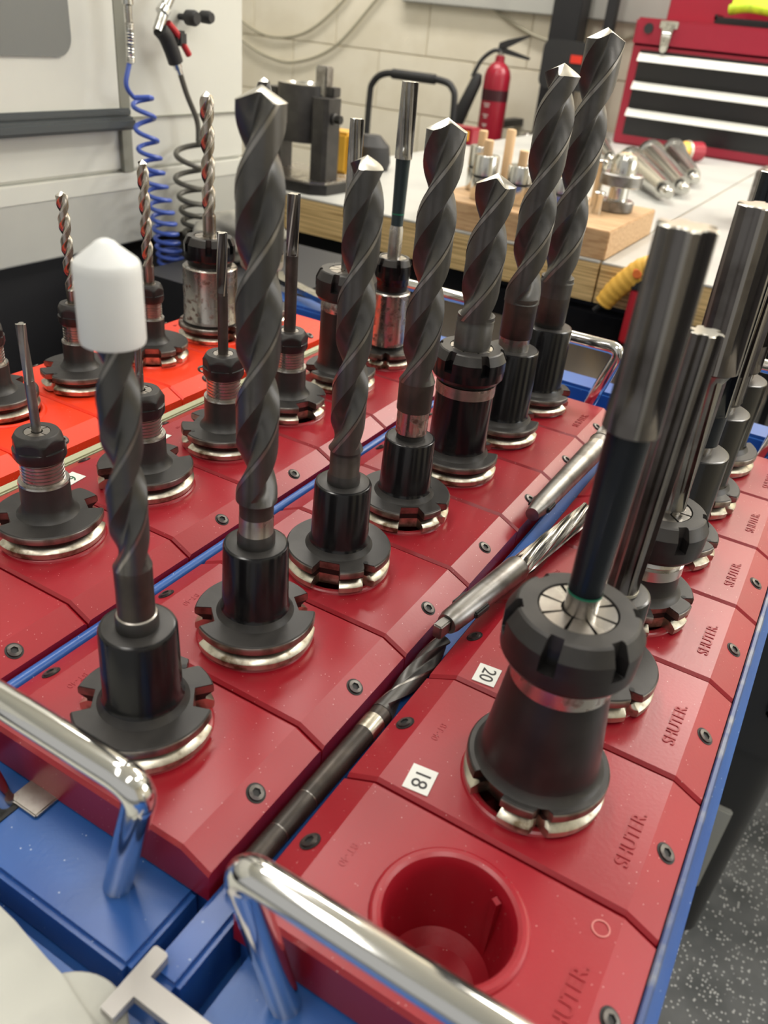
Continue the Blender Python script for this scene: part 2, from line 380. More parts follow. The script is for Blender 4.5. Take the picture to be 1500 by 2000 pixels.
MB().tube([(.05, -.1, 3.18), (.05, .08, 3.05), (.05, .2, 2.93), (.05, .38, 2.72)], .055, 'plier_red', n=10).build('trigger', g)
MB().box((-.07, .08, 2.85), (.12, .3, 3.08), 'rubber', bev=.04).build('trigger_guard', g)

# ------------------------------------------------------------------ bench
BX0, BX1, BY0, BY1 = -11.65, 12.0, 13.93, 39.3
SX = -2.58
bench = thing('workbench', 'grey-topped workbench with thick plywood edge behind the trolley', 'workbench', (-7, 20, -11))
def bl_(x, y, z): return (x + 7, y - 20, z + 11)
for (a, b) in ((BX0, SX - .02), (SX + .02, BX1)):
    MB().box(bl_(a, BY0, -.78), bl_(b, BY1, -.045), 'ply').build('plywood_core', bench)
    MB().box(bl_(a, BY0 - .01, -.045), bl_(b, BY1, 0), 'benchtop', bev=.012).build('laminate_top', bench)
MB().box(bl_(BX0 + .4, BY0 + .5, -1.9), bl_(BX1, BY1, -.78), 'black').build('frame_rail', bench)
MB().box(bl_(-5.5, BY0 + .2, -3.6), bl_(-.4, BY1 - 6, -1.0), 'blackgl', bev=.05).build('drawer_unit', bench)
for x, y in ((BX0 + .6, 15), (BX0 + .6, 38), (BX1 - 1, 15), (BX1 - 1, 38), (0.5, 15)):
    MB().box(bl_(x, y, -11), bl_(x + .6, y + .6, -1.9), 'black').build('leg', bench)

# wooden block with inserts
wd = MB().box((-6.5, 14.0, 0), (-2.55, 17.4, .54), 'wood', bev=.02).build('wooden_block'); tag(wd, 'light wooden block holding steel inserts on the grey bench', 'block')
def insert(x, y, r, h, label, dow=.28):
    t = thing('steel_bush', label, 'bush', (x, y, .54), 'steel bushes with wooden plugs on the wooden block')
    MB().polar([(0, r * .93, 'bgchrome'), (.03, r, 'bgchrome'), (h * .5, r, 'bgchrome'), (h * .5 + .01, r * .94, 'dark'), (h * .5 + .04, r * .94, 'dark'), (h * .5 + .05, r, 'bgchrome'), (h - .03, r, 'bgchrome'), (h, r * .93, 'bgchrome')], n=32).build('bush_body', t)
    MB().polar([(h, .095, 'dowel'), (h + dow - .02, .095, 'dowel'), (h + dow, .08, 'dowel')], n=20).build('wooden_plug', t)
insert(-5.55, 14.7, .255, .86, 'steel bush with short wooden plug at the front left of the wooden block')
insert(-6.1, 15.6, .24, .9, 'steel bush with wooden plug standing behind the front left one', .3)
insert(-4.85, 14.9, .265, .75, 'wide steel bush with wooden plug right of the bare dowel')
insert(-4.5, 15.9, .2, .9, 'steel bush with plug farthest back by the tall black drills', .2)
insert(-3.9, 14.8, .22, .7, 'steel bush hidden mostly behind the two tallest black drills', .2)
dw = MB().polar([(0, .1, 'dowel'), (1.3, .1, 'dowel'), (1.33, .08, 'dowel')], n=20).build('wooden_dowel'); tag(dw, 'bare round wooden dowel standing between two steel bushes', 'dowel', (-5.35, 15.3, .54))
t = thing('flanged_adaptor', 'steel adaptor with two wide discs at the right end of the wooden block', 'adaptor', (-3.16, 16.3, .54))
MB().polar([(0, .33, 'dullsteel'), (.02, .36, 'dullsteel'), (.2, .36, 'dullsteel'), (.23, .32, 'bgchrome')], n=40).build('lower_disc', t)
MB().polar([(.23, .2, 'bgchrome'), (.5, .2, 'bgchrome')], n=28).build('spindle', t)
MB().polar([(.5, .40, 'bgchrome'), (.52, .44, 'dullsteel'), (.72, .44, 'dullsteel'), (.75, .40, 'bgchrome')], n=40).build('upper_disc', t)
MB().polar([(.75, .27, 'bgchrome'), (.98, .27, 'bgchrome'), (1.1, .2, 'bgchrome'), (1.13, .12, 'dowel')], n=32).build('domed_cap', t)
for x, y, h, lab in ((-3.35, 15.6, .35, 'small steel pin standing left of the flanged adaptor'), (-3.55, 15.2, .25, 'shorter steel pin nearest the tall black drills'), (-3.65, 16.4, .85, 'threaded dark stud standing behind the small pins')):
    p = MB().polar([(0, .1, 'bgchrome'), (h - .03, .1, 'bgchrome'), (h, .12, 'bgchrome'), (h + .06, .12, 'bgchrome'), (h + .08, .09, 'bgchrome')], n=18).build('steel_pin'); tag(p, lab, 'pin', (x, y, .54))

# tapered holders lying on the bench
def taper(A, B, label, f=1.0):
    t = thing('tapered_holder', label, 'tool holder', (0, 0, 0), 'shiny tapered holders lying on the bench')
    A = Vector(A); B = Vector(B); L = (B - A).length
    MB().lathe_at(A, B, [(0, .36 * f, 'bgchrome'), (L, .235 * f, 'bgchrome')]).build('taper', t)
    MB().lathe_at(A, A + (A - B).normalized() * .5, [(-.0, .28 * f, 'bgchrome'), (.02, .42 * f, 'bgchrome'), (.1, .42 * f, 'bgchrome'), (.14, .29 * f, 'groove'), (.2, .29 * f, 'groove'), (.24, .42 * f, 'bgchrome'), (.34, .42 * f, 'bgchrome'), (.36, .25 * f, 'groove'), (.7, .25 * f, 'bgchrome'), (.72, .15, 'bgchrome')]).build('flange', t)
    MB().lathe_at(B, B + (B - A).normalized(), [(0, .12, 'groove'), (.12, .12, 'groove'), (.13, .14, 'bgchrome'), (.24, .14, 'bgchrome'), (.28, .09, 'bgchrome'), (.4, .09, 'bgchrome'), (.42, .14, 'bgchrome'), (.56, .14, 'bgchrome'), (.62, .1, 'bgchrome')], n=20).build('pull_stud', t)
taper((-5.3, 25.4, .46), (-3.55, 22.35, .3), 'shiny tapered holder lying nearest, its stud right of the flanged adaptor')
taper((-5.4, 28.1, .48), (-3.4, 23.8, .28), 'shiny tapered holder lying second from the front of the bench pile', 1.05)
taper((-5.1, 30.1, .46), (-3.6, 26.3, .28), 'shiny tapered holder lying farthest back, stud nearest the seam')
taper((-7.3, 26.2, .46), (-6.1, 24.2, .28), 'shiny tapered holder half hidden by the tallest drill')
taper((-7.6, 29.4, .38), (-6.6, 27.4, .28), 'small shiny tapered holder at the left of the bench pile', .9)
tb = thing('red_tube', 'short red tube with yellow end lying before the red toolbox', 'tube', (-5.2, 32.3, .36))
MB().lathe_at((.0, .0, 0), (.9, 1.2, 0), [(0, .36, 'cream'), (.1, .37, 'cream'), (.12, .34, 'extred'), (.7, .34, 'extred')]).build('tube_body', tb)
MB().lathe_at((.0, .0, 0), (-.4, -.5, 0), [(0, .33, 'yellow'), (.25, .3, 'cream'), (.5, .33, 'cream')]).build('tube_end', tb)
fx = thing('steel_block', 'grey stepped steel block at the right edge of the bench', 'block', (-1.0, 20.6, 0))
MB().box((-.15, 0, .0), (1.5, 1.4, 1.3), 'dullsteel', bev=.02).build('lower_block', fx)
MB().box((.15, .2, 1.3), (1.4, 1.2, 1.85), 'dullsteel', bev=.02).build('upper_block', fx)
MB().polar([(1.85, .16, 'bgchrome'), (2.0, .16, 'bgchrome'), (2.02, .1, 'bgchrome'), (2.2, .1, 'bgchrome')], n=16, T=Matrix.Translation((.4, .5, 0))).build('stud', fx)

# black fixture at the left of the bench
f = thing('tool_fixture', 'black clamp fixture with round cup between posts at the bench corner', 'fixture', (-10.3, 15.2, 0))
MB().prism([(-1.2, -1.0), (.75, -1.0), (1.05, -.75), (1.1, .5), (-1.2, 1.2)], 0, .22, 'nutblk').build('base_plate', f)
MB().prism([(-1.15, -.93), (.7, -.93), (.98, -.72), (1.02, .45), (-1.15, 1.1)], .22, .26, 'steel').build('base_top', f)
def post(x, y, h, nm, c=.08):
    T_ = Matrix.Translation((x, y, 0))
    MB().prism([(-.22 + c, -.28), (.22 - c, -.28), (.22, -.28 + c), (.22, .28), (-.22, .28), (-.22, -.28 + c)], .26, h, 'satin', T=T_).build(nm, f)
post(.62, -.3, 1.95, 'post'); post(-1.05, .2, 2.0, 'post')
MB().polar([(.95, .62, 'satin'), (.97, .66, 'satin'), (2.12, .66, 'satin'), (2.14, .65, 'chromeworn'), (2.15, .5, 'chromeworn'), (2.05, .42, 'chromeworn'), (1.6, .40, 'steel')], n=48, T=Matrix.Translation((-.22, .15, 0))).build('cup', f)
MB().box((.2, -.15, 1.95), (.5, .15, 2.55), 'dullsteel', bev=.03).box((.45, -.1, 1.95), (.68, .2, 2.15), 'satin', bev=.02).build('upright_key', f)
MB().lathe_at((.8, -.3, 1.55), (1.05, -.3, 1.55), [(0, .12, 'satin'), (.1, .12, 'satin'), (.12, .09, 'groove'), (.25, .09, 'groove')]).build('clamp_screw', f)

# small things beyond the fixture
a = MB().box((-.6, -.3, 0), (.6, .5, .55), 'extred', bev=.05).box((-.05, -.32, .15), (.5, -.29, .45), 'yellow').build('small_box'); tag(a, 'small red box with yellow patch on the bench behind a reamer', 'box', (-12.0, 27, 0))
a = thing('round_stool', 'round black stool seat behind the middle reamers left of the bench', 'stool', (-12.7, 21.6, -.42))
MB().polar([(0, .6, 'rubber'), (.1, .72, 'rubber'), (.35, .72, 'rubber'), (.45, .6, 'rubber'), (.46, .4, 'groove')], n=36).build('seat', a)
MB().cyl((0, 0, -10.58), (0, 0, 0), .12, 'chromeworn').cyl((0, 0, -10.58), (0, 0, -10.4), .7, 'rubber').build('pedestal', a)
a = MB().box((-.4, -.4, 0), (.4, .4, 1.0), 'thingyellow', bev=.08).build('yellow_bin'); tag(a, 'yellow plastic bin seen under the black fixture cup', 'bin', (-10.9, 17.6, 0))
a = MB().polar([(0, .5, 'rubber'), (.2, .56, 'rubber'), (.6, .5, 'rubber'), (.85, .25, 'rubber')], n=30).build('black_roller'); tag(a, 'dark rounded roller behind the right post of the fixture', 'roller', (-10.75, 18.8, 0))

# sack-truck style handle behind the bench
h = thing('tube_handle', 'black tubular hand-truck handle standing against the block wall', 'hand truck', (-17.5, 33.2, -11))
MB().tube(smooth_path([(-2.1, 0, 0), (-2.1, 0, 8), (-2.1, 0, 11.3), (-1.95, 0, 12.1), (-1.3, 0, 12.5), (0, 0, 12.52), (1.3, 0, 12.52), (1.95, 0, 12.3), (2.15, 0, 11.5), (2.15, 0, 8), (2.15, 0, 0)], 8), .14, 'rubber', n=12).build('tube_frame', h)
MB().cyl((-1.0, 0, 12.52), (1.1, 0, 12.52), .2, 'rubber').build('grip_sleeve', h)
MB().cyl((-2.1, 0, 6), (2.15, 0, 6), .12, 'rubber').build('cross_tube', h)

# fire extinguisher hung on the wall
e = thing('fire_extinguisher', 'red fire extinguisher with black horn on the block wall', 'extinguisher', (-15.0, 36.6, -.95))
MB().polar([(0, .5, 'extred'), (.06, .6, 'extred'), (1.75, .6, 'extred')], n=36, cap1=False).build('cylinder', e)
MB().polar([(1.75, .605, 'extdark'), (2.2, .605, 'extdark')], n=36, cap0=False, cap1=False).build('dark_band', e)
MB().polar([(2.2, .6, 'extred'), (2.75, .6, 'extred'), (3.0, .52, 'extred'), (3.2, .36, 'extred'), (3.3, .22, 'extred'), (3.55, .2, 'extred'), (3.56, .12, 'steel'), (3.7, .12, 'steel')], n=36, cap0=False).build('shoulder', e)
tx = MB()
for i, (wd_, z) in enumerate([(.30, 1.6), (.22, 1.5), (.26, 1.15), (.16, 1.05), (.24, .75), (.12, .68), (.26, .45), (.2, .38), (.1, .3)]):
    n = 8
    for j in range(n):
        a0 = -pi / 2 - .1 - wd_ + 2 * wd_ * j / n * .9; a1 = a0 + 2 * wd_ / n * .6
        tx.add([(.61 * math.cos(q), .61 * math.sin(q), zz) for zz in (z, z + .05) for q in (a0, a1)], [[0, 1, 3, 2]], 'paper')
tx.build('instruction_print', e)['kind'] = 'stuff'
MB().tube(smooth_path([(.05, 0, 3.7), (-.3, -.1, 3.72), (-.8, -.2, 3.3), (-1.1, -.3, 2.6)], 6), .09, 'rubber').build('hose', e)
MB().lathe_at((-.75, -.3, 2.75), (-1.65, -.4, .5), [(0, .12, 'rubber'), (.3, .26, 'rubber'), (2.3, .34, 'rubber'), (2.4, .3, 'dark')]).build('horn', e)
MB().prism([(-.15, 0), (.2, .1), (1.2, .62), (1.25, .7), (.3, .45), (-.1, .3)], -.08, .08, 'rubber', T=Matrix(((1, 0, 0, 0), (0, 0, 1, 0), (0, 1, 0, 3.75), (0, 0, 0, 1)))).build('carry_lever', e)
MB().prism([(-.1, -.05), (1.35, -.22), (1.4, -.12), (.1, .16)], -.08, .08, 'rubber', T=Matrix(((1, 0, 0, 0), (0, 0, 1, 0), (0, 1, 0, 3.72), (0, 0, 0, 1)))).build('squeeze_lever', e)
MB().box((-.25, .45, .6), (.25, 3.5, .9), 'black').build('wall_bracket', e)

# black column with speaker box
c = thing('black_column', 'tall black steel column standing behind the bench', 'column', (-12.5, 38.3, -11))
MB().box((-.85, -.6, 0), (.45, .6, 20), 'black', bev=.04).build('post', c)
MB().polar([(0, .3, 'chrome'), (.1, .34, 'chromeworn')], n=24, T=Matrix.Translation((-1.0, -.65, 10.4))).build('base_cap', c)
MB().box((1.4, -.2, 0), (1.85, .2, 24), 'black', bev=.03).build('rail_post', c)
MB().polar([(-.34, .05, 'steel'), (-.3, .2, 'steel'), (-.12, .33, 'steel'), (.12, .33, 'steel'), (.3, .2, 'steel'), (.34, .05, 'steel')], n=24, T=Matrix.Translation((-.95, -.75, 10.3))).build('ball_knob', c)
s = thing('speaker_box', 'rounded black box with small red badge on the black column', 'speaker', (-11.8, 36.9, 2.2))
MB().prism(rrect(-1.15, 1.2, -.6, 1.25, .35), -.55, .7, 'rubber', T=Matrix(((1, 0, 0, 0), (0, 0, 1, 0), (0, 1, 0, 0), (0, 0, 0, 1)))).build('housing', s, 50)
MB().box((.15, -.6, .45), (.65, -.56, .75), 'logored').build('badge', s)

# red toolbox
t = thing('red_toolbox', 'red three-drawer toolbox with black drawer fronts on the bench', 'toolbox', (-8.75, 35, 0))
MB().box((0, 0, 0), (8.2, 3.6, 4.35), 'redpaint', bev=.06).build('body', t)
MB().box((.35, -.03, .38), (7.9, .0, 3.42), 'blackgl').build('drawer_recess', t)
for z0, z1 in ((2.45, 3.32), (1.5, 2.33), (.5, 1.36)):
    d = MB().box((.4, -.12, z0), (7.85, -.0, z1), 'blackgl', bev=.03).build('drawer', t)
    MB().prism([(-.28, z1 - .28), (-.12, z1 - .02), (-.05, z1), (-.05, z1 - .3)], .35, 7.9, 'white', T=Matrix(((0, 0, 1, 0), (1, 0, 0, 0), (0, 1, 0, 0), (0, 0, 0, 1)))).build('drawer_pull', d)
lid = MB().box((-.05, -.08, 3.55), (8.25, 3.65, 4.5), 'redpaint', bev=.08).build('lid', t)
l_ = MB().box((.9, -.14, 4.2), (1.6, -.07, 4.45), 'chromeworn', bev=.02).prism([(-.22, 0), (.22, 0), (.14, -.85), (-.14, -.85)], -.2, -.1, 'chromeworn', T=Matrix(((1, 0, 0, 1.25), (0, 0, 1, 0), (0, 1, 0, 4.3), (0, 0, 0, 1)))).cyl((1.1, -.16, 4.0), (1.4, -.16, 4.0), .09, 'chrome').cyl((1.25, -.22, 3.5), (1.25, -.1, 3.5), .12, 'chrome').build('latch', t)
MB().cyl((.5, -.15, 4.15), (.5, -.05, 4.15), .18, 'rubber').build('lid_bumper', t)
MB().box((-.05, 2.2, 4.5), (8.25, 3.65, 9.0), 'redpaint', bev=.06, T=Matrix.Translation((.55, 0, 0))).build('upper_cabinet', t)
tr_ = MB().box((-1.1, -.6, 0), (1.7, .6, .12), 'blackgl', bev=.04).box((-1.1, -.6, .12), (-1.0, .6, .3), 'blackgl').box((-1.1, -.6, .12), (1.7, -.5, .22), 'blackgl').build('black_tray'); tag(tr_, 'shallow black tray lying on the red toolbox lid', 'tray', (-4.9, 35.9, 4.52))
bm = MB(); random.seed(3)
for k in range(5):
    bm.tube(smooth_path([(-.7 + random.random() * .2, -.4 + .2 * k, .18 + .12 * k), (0, -.5 + .2 * k, .3 + .1 * k), (.8, -.4 + .2 * k, .25 + .12 * k), (1.2, -.3 + .2 * k, .2 + .1 * k)], 5), .18, 'hivis')
o = bm.build('hi_vis_gloves'); tag(o, 'crumpled yellow-green hi-vis fabric in the black tray', 'gloves', (-4.9, 35.9, 4.82))

# ------------------------------------------------------------------ trolley frame
RX = {0: -5.03, 1: -2.995, 2: -1.07, 3: 0.932}
TR = thing('tool_trolley', 'blue workshop trolley frame carrying the rows of tool blocks', 'trolley', (-2, 3.5, -11))
def tl(x, y, z): return (x + 2, y - 3.5, z + 11)
MB().box(tl(-6.2, -1.6, -1.2), tl(1.84, 8.0, -.625), 'blue').build('deck', TR)
TL_ = Matrix(((1, 0, 0, 2), (0, 0, 1, -3.5), (0, 1, 0, 11), (0, 0, 0, 1)))
MB().prism([(1.845, -1.3), (1.845, -.10), (1.865, -.16), (1.93, -.25), (1.93, -1.3)], -1.7, 8.45, 'blue', T=TL_).build('side_panel', TR)
MB().prism([(1.828, -.3), (1.828, -.092), (1.836, -.083), (1.856, -.083), (1.866, -.10), (1.866, -.3)], -1.7, 8.45, 'blueworn', T=TL_).build('side_lip', TR)
MB().box(tl(-6.2, -1.7, -.8), tl(1.87, -.56, -.36), 'blue', bev=.06).build('front_rail', TR)
MB().box(tl(-6.3, -1.7, -1.3), tl(-6.2, 8.45, -.3), 'blue', bev=.02).build('side_lip', TR)
MB().box(tl(-6.2, 8.0, -.62), tl(1.87, 8.45, -.22), 'blue', bev=.04).build('rear_lip', TR)
MB().box(tl(-6.2, 8.45, -1.3), tl(1.95, 8.6, -.45), 'blue', bev=.03).build('rear_panel', TR)
for x in (-6.1, 1.45):
    for y in (-1.3, 7.9):
        MB().box(tl(x, y, -10), tl(x + .35, y + .35, -1.2), 'blue').build('upright', TR)
        MB().cyl(tl(x + .05, y + .15, -10.4), tl(x + .3, y + .15, -10.4), .6, 'rubber').build('caster', TR)
MB().box(tl(-6.0, -1.2, -8), tl(1.7, 8.1, -7.7), 'blue').build('lower_shelf', TR)

# blue racks (one per row) with chrome handles
def rack(name, xc, ys, ye, label, handles_f=None, handles_b=None, wid=1.76):
    t = thing(name, label, 'rack', (xc, 0, -.62), 'blue racks under the rows of tool blocks')
    b = MB()
    b.box((-wid / 2 + .09, ys - .46, 0), (wid / 2 - .09, ys + .05, .3), 'blue', bev=.03)
    for sd in (-1, 1):
        x0, x1 = sorted((sd * .46, sd * wid / 2))
        b.box((x0, ys + .05, 0), (x1, ye, .318), 'blue')
    b.box((-wid / 2, ye, 0), (wid / 2, ye + .55, .30), 'blue', bev=.03)
    b.build('base', t)
    if handles_f:
        MB().tube(handles_f, .075, 'chrome', n=20).build('front_handle', t)
    if handles_b:
        MB().tube(handles_b, .075, 'chrome', n=20).build('rear_handle', t)
    return t
def handle_pts(xl, xr, yf, yt, zt, sp, zf=.2):
    # feet at yf, bar at yt, legs splay outward by sp
    zt2 = zt + .62
    C_ = [Vector(p) for p in ((xl + sp, yf, zf), (xl, yt, zt2), (xr, yt, zt2), (xr - sp, yf, zf))]
    out = [C_[0]]; d = .15
    for k in (1, 2):
        a = (C_[k - 1] - C_[k]).normalized(); b = (C_[k + 1] - C_[k]).normalized()
        p0 = C_[k] + a * d; p2 = C_[k] + b * d
        for i in range(11):
            t = i / 10; out.append(p0 * (1 - t) ** 2 + C_[k] * 2 * t * (1 - t) + p2 * t * t)
    return out + [C_[3]]
rack('tool_rack', RX[3], -.08, 6.95, 'blue rack carrying the right-hand row of dark red blocks', handle_pts(-.66, .66, -.16, -.32, .76, .17), handle_pts(-.66, .66, 7.45, 7.7, .7, .25))
rack('tool_rack', RX[2], 0, 7.05, 'blue rack under the middle row, chrome handle by the capped drill', handle_pts(-.82, .80, -.16, -.27, .76, .40), handle_pts(-.75, .70, 7.2, 7.25, .62, .32))
rack('tool_rack', RX[1], 0, 7.05, 'blue rack under the dark red row beside the orange row', None, handle_pts(-.7, .7, 7.5, 7.7, .6, .2))
rack('tool_rack', RX[0], .15, 7.2, 'blue rack under the orange row nearest the machine')
bb = MB().cyl((-2.04, -.45, -.14), (-2.04, 7.3, -.14), .045, 'blue').box((-2.09, -.45, -.62), (-1.99, 7.3, -.14), 'blue').build('dividing_rail'); tag(bb, 'blue dividing rail between the middle and the next row', 'rail')
bb = MB().box((-.16, -.45, -.62), (.02, 7.3, -.21), 'blue', bev=.03).build('dividing_rail'); tag(bb, 'blue dividing rail in the gap under the lying drills', 'rail')
bb = MB().box((-4.05, .1, -.62), (-3.94, 7.3, -.10), 'pale', bev=.015).build('dividing_rail'); tag(bb, 'pale green strip between the orange and dark red rows', 'rail')
# square slot and zinc clip in the front apron of the middle rack
MB().box((-1.62, -.36, -.32), (-1.42, -.12, -.312), 'dark').build('apron_slot'); bpy.data.objects['apron_slot'].name = 'apron_slot'
tag(bpy.data.objects['apron_slot'], 'dark square slot in the blue apron before the capped drill', 'slot')
o = MB().box((-1.50, -.14, -.32), (-1.28, .02, -.29), 'steel', bev=.008).build('zinc_clip'); tag(o, 'small zinc clip sticking out under the front red block', 'clip')

# ------------------------------------------------------------------ tool blocks
XL, XR, KL, KR, ZE = -.889, .889, -.702, .712, -.089
def block_mesh(mk):
    b = MB(); g = .007; ch = .02
    def sec(y, d):
        return [(XL, y, -.30), (XL, y, ZE - d), (KL, y, -d), (KR, y, -d), (XR, y, ZE - d), (XR, y, -.30)]
    L = [sec(-.5 + g, ch), sec(-.5 + g + ch, 0), sec(.5 - g - ch, 0), sec(.5 - g, ch)]
    for i in range(3):
        for j in range(5):
            if i == 1 and j == 2: continue
            a = L[i]; c = L[i + 1]
            b.add([a[j], a[j + 1], c[j + 1], c[j]], [[0, 1, 2, 3]], mk)
    b.add(L[0], [[0, 1, 2, 3, 4, 5]], mk); b.add(L[3], [[5, 4, 3, 2, 1, 0]], mk)
    # top with round hole
    xs0, xs1, ys0, ys1 = KL, KR, -.5 + g + ch, .5 - g - ch
    N = 64; cs = [math.atan2(y, x) % (2 * pi) for x in (xs0, xs1) for y in (ys0, ys1)]
    A = sorted([2 * pi * i / N for i in range(N)] + cs)
    def rect(a):
        c, s = math.cos(a), math.sin(a); t = 9
        if c > 1e-9: t = min(t, xs1 / c)
        if c < -1e-9: t = min(t, xs0 / c)
        if s > 1e-9: t = min(t, ys1 / s)
        if s < -1e-9: t = min(t, ys0 / s)
        return (c * t, s * t, 0)
    rings = [[rect(a) for a in A]]
    for r, z in [(.385, 0), (.378, .012), (.365, .02), (.345, .02), (.325, .01), (.312, -.02), (.306, -.08), (.295, -.3), (.27, -.5), (.2, -.56), (.0, -.56)]:
        rings.append([(r * math.cos(a), r * math.sin(a), z) for a in A])
    vs = [p for rr in rings for p in rr]; n = len(A); fs = []
    for i in range(len(rings) - 1):
        for j in range(n): fs.append([i * n + j, i * n + (j + 1) % n, (i + 1) * n + (j + 1) % n, (i + 1) * n + j])
    b.add(vs, fs, mk)
    return b.mesh('block_body', 25)
BM = {'red': block_mesh('red'), 'orange': block_mesh('orange')}
rib = MB().box((-.02, -.30, -.5), (.02, -.27, -.05), 'red').mesh('cup_rib')
def screw_mesh():
    b = MB()
    b.polar([(-.02, .058, 'dark'), (.002, .058, 'dark'), (.002, .046, 'screw'), (.012, .044, 'screw'), (.014, .026, 'dark'), (.004, .024, 'dark')], n=24, cap0=False,
            rf=lambda a, z, r: r if r > .03 else r * math.cos(pi / 6) / math.cos(((a + pi / 6) % (pi / 3)) - pi / 6))
    return b.mesh('cap_screw')
SM = screw_mesh()
LT = text_mesh('SHUTER.', .104, .004, 'redtext', 'embossed_lettering', .0012)
LT2 = text_mesh('BT-40', .06, .0015, 'red', 'moulded_code')
sl = math.atan2(-ZE, XR - KR)
def block(row, yc, label, mk='red', scr=(1, 1), sticker=None, logo=True):
    t = thing('tool_block', label, 'tool block', (RX[row], yc, 0), 'orange tool blocks' if mk == 'orange' else 'dark red tool blocks')
    inst('block_body', BM[mk], t)
    for s in (-1, 1):
        if scr[0 if s < 0 else 1]:
            o = inst('cap_screw', SM, t, (s * .795, 0, -.041)); o.rotation_euler = (0, s * sl, 0)
    if logo:
        o = inst('embossed_lettering', LT, t, (.615, -.05, .001)); o.rotation_euler = (0, 0, pi / 2)
    o = inst('moulded_code', LT2, t, (-.58, .02, .001)); o.rotation_euler = (0, 0, -pi / 2)
    if sticker:
        txt, x, y, rz = sticker
        s_ = MB().box((-.075, -.09, .0), (.075, .09, .006), 'paper').build('number_label', t)
        s_.location = (x * U, y * U, 0.0005 * U); s_.rotation_euler = (0, 0, rz)
        if not txt: return t
        d = inst('printed_number', text_mesh(txt, .13, .001, 'greenink' if txt == '6' else 'ink', 'printed_number'), s_, (0, 0, .0075)); d.rotation_euler = (0, 0, -pi / 2)
    return t
R3 = ['empty dark red tool block with open round cup at the front right', 'dark red tool block with the sticker 18 under the big collet holder', 'dark red tool block with the sticker 20 under the second right-row holder',
      'dark red tool block under the nut with the tall wide reamer', 'dark red tool block fourth from the rear end of the right row', 'dark red tool block second from the rear end of the right row', 'last dark red tool block at the rear end of the right row']
for k in range(7):
    b = block(3, k + .42, R3[k], sticker={1: ('18', -.50, -.36, .12), 2: ('20', -.545, -.36, .1)}.get(k))
    if k == 0:
        inst('cup_rib', rib, b).rotation_euler = (0, 0, 2.6)
        o = MB().polar([(.0005, .045, 'redtext'), (.004, .045, 'scuff'), (.004, .038, 'redtext'), (.0005, .038, 'redtext')], n=24, cap0=False, cap1=False).build('scuff_ring', b); o.location = (.63 * U, .36 * U, 0)
R2 = ['dark red tool block under the white-capped drill', 'dark red tool block under the tall dark drill at the front of the middle row', 'dark red tool block under the third drill of the middle row',
      'dark red tool block under the fourth drill of the middle row', 'dark red tool block under the slotted-nut drill holder in the middle row', 'dark red tool block next to last in the middle row', 'last dark red tool block at the rear end of the middle row']
for k in range(7): block(2, k + .5, R2[k], sticker={3: ('', -.56, .2, .1)}.get(k), logo=(k > 5))
R1 = ['dark red tool block at the left picture edge behind the chrome handle', 'dark red tool block under the front end mill holder', 'dark red tool block under the holder half hidden by the capped drill', 'dark red tool block under the thin end mill with worn shank',
      'dark red tool block under the thin reamer left of the third drill', 'dark red tool block under the slotted-nut reamer holder', 'last dark red tool block under the green-ringed thin reamer']
for k in range(7): block(1, k + .5, R1[k], sticker={2: ('6', -.56, -.34, .1), 3: ('', -.56, -.3, .1)}.get(k), logo=(k > 5))
R0 = ['orange tool block at the left picture edge in front of the small holders', 'orange tool block under the leftmost cut-off holder', 'orange tool block under the shortest bright drill', 'orange tool block under the bright drill beside the white cap', 'orange tool block under the fat silver holder', 'last orange tool block at the rear under the hidden drill']
for k in range(6): block(0, k + 1.65, R0[k], mk='orange', logo=False)

# ------------------------------------------------------------------ tool holders and tools
def angset(slots, hw, n=72):
    A = [2 * pi * i / n for i in range(n)]
    for s in slots:
        for d in (-hw - .004, -hw + .004, hw - .004, hw + .004): A.append((s + d) % (2 * pi))
    return sorted(A)
def adiff(a, b): return abs((a - b + pi) % (2 * pi) - pi)
FL = {}
def flange_mesh(rot, plate='satin'):
    rot = round(rot, 2)
    if (rot, plate) in FL: return FL[(rot, plate)]
    slots = [rot % (2 * pi), (rot + pi) % (2 * pi)]; v = (rot + .85) % (2 * pi); hw = .262
    A = sorted(angset(slots, hw) + [(v + d) % (2 * pi) for d in (-.13, -.09, -.045, 0, .045, .09, .13)])
    def rf(a, z, r):
        for s in slots:
            if adiff(a, s) < hw: r = min(r, .275 / math.cos(adiff(a, s)))
        d = adiff(a, v)
        if d < .135 and z > .0: r = min(r, .31 + (.395 - .31) * d / .13)
        return r
    b = MB()
    b.polar([(.018, .30, 'brass'), (.018, .38, 'brass'), (.026, .392, 'brass'), (.068, .396, 'brass'), (.076, .390, 'brass'), (.102, .345, 'groove'), (.118, .345, 'groove'), (.146, .388, 'rim'),
             (.15, .394, 'rim'), (.192, .394, 'rim'), (.2, .39, plate), (.207, .382, plate), (.208, .22, plate)], rf=rf, angs=A)
    me = b.mesh('flange', 30); FL[(rot, plate)] = me; return me
def holder(label, x, y, rot, group, plate='satin', lean=None, dot=True):
    t = thing('tool_holder', label, 'tool holder', (x, y, 0), group, lean)
    inst('flange', flange_mesh(rot, plate), t)
    if dot:
        MB().polar([(.207, .018, 'dark'), (.2095, .018, 'dark')], n=14, T=Matrix.Translation((.32 * math.cos(rot + .9), .32 * math.sin(rot + .9), 0))).build('index_dimple', t)
    return t
def sleeve(t, r, h, r0=None, k='oxide'):
    r0 = r0 or r
    MB().polar([(.205, r0 + .04, 'satin'), (.22, r0 + .028, 'satin'), (.25, r0 + .01, k), (.28, r0, k), (h - .02, r, k), (h - .006, r - .006, k), (h, r - .02, 'satin'), (h, .1, 'satin')], n=56).build('sleeve', t)
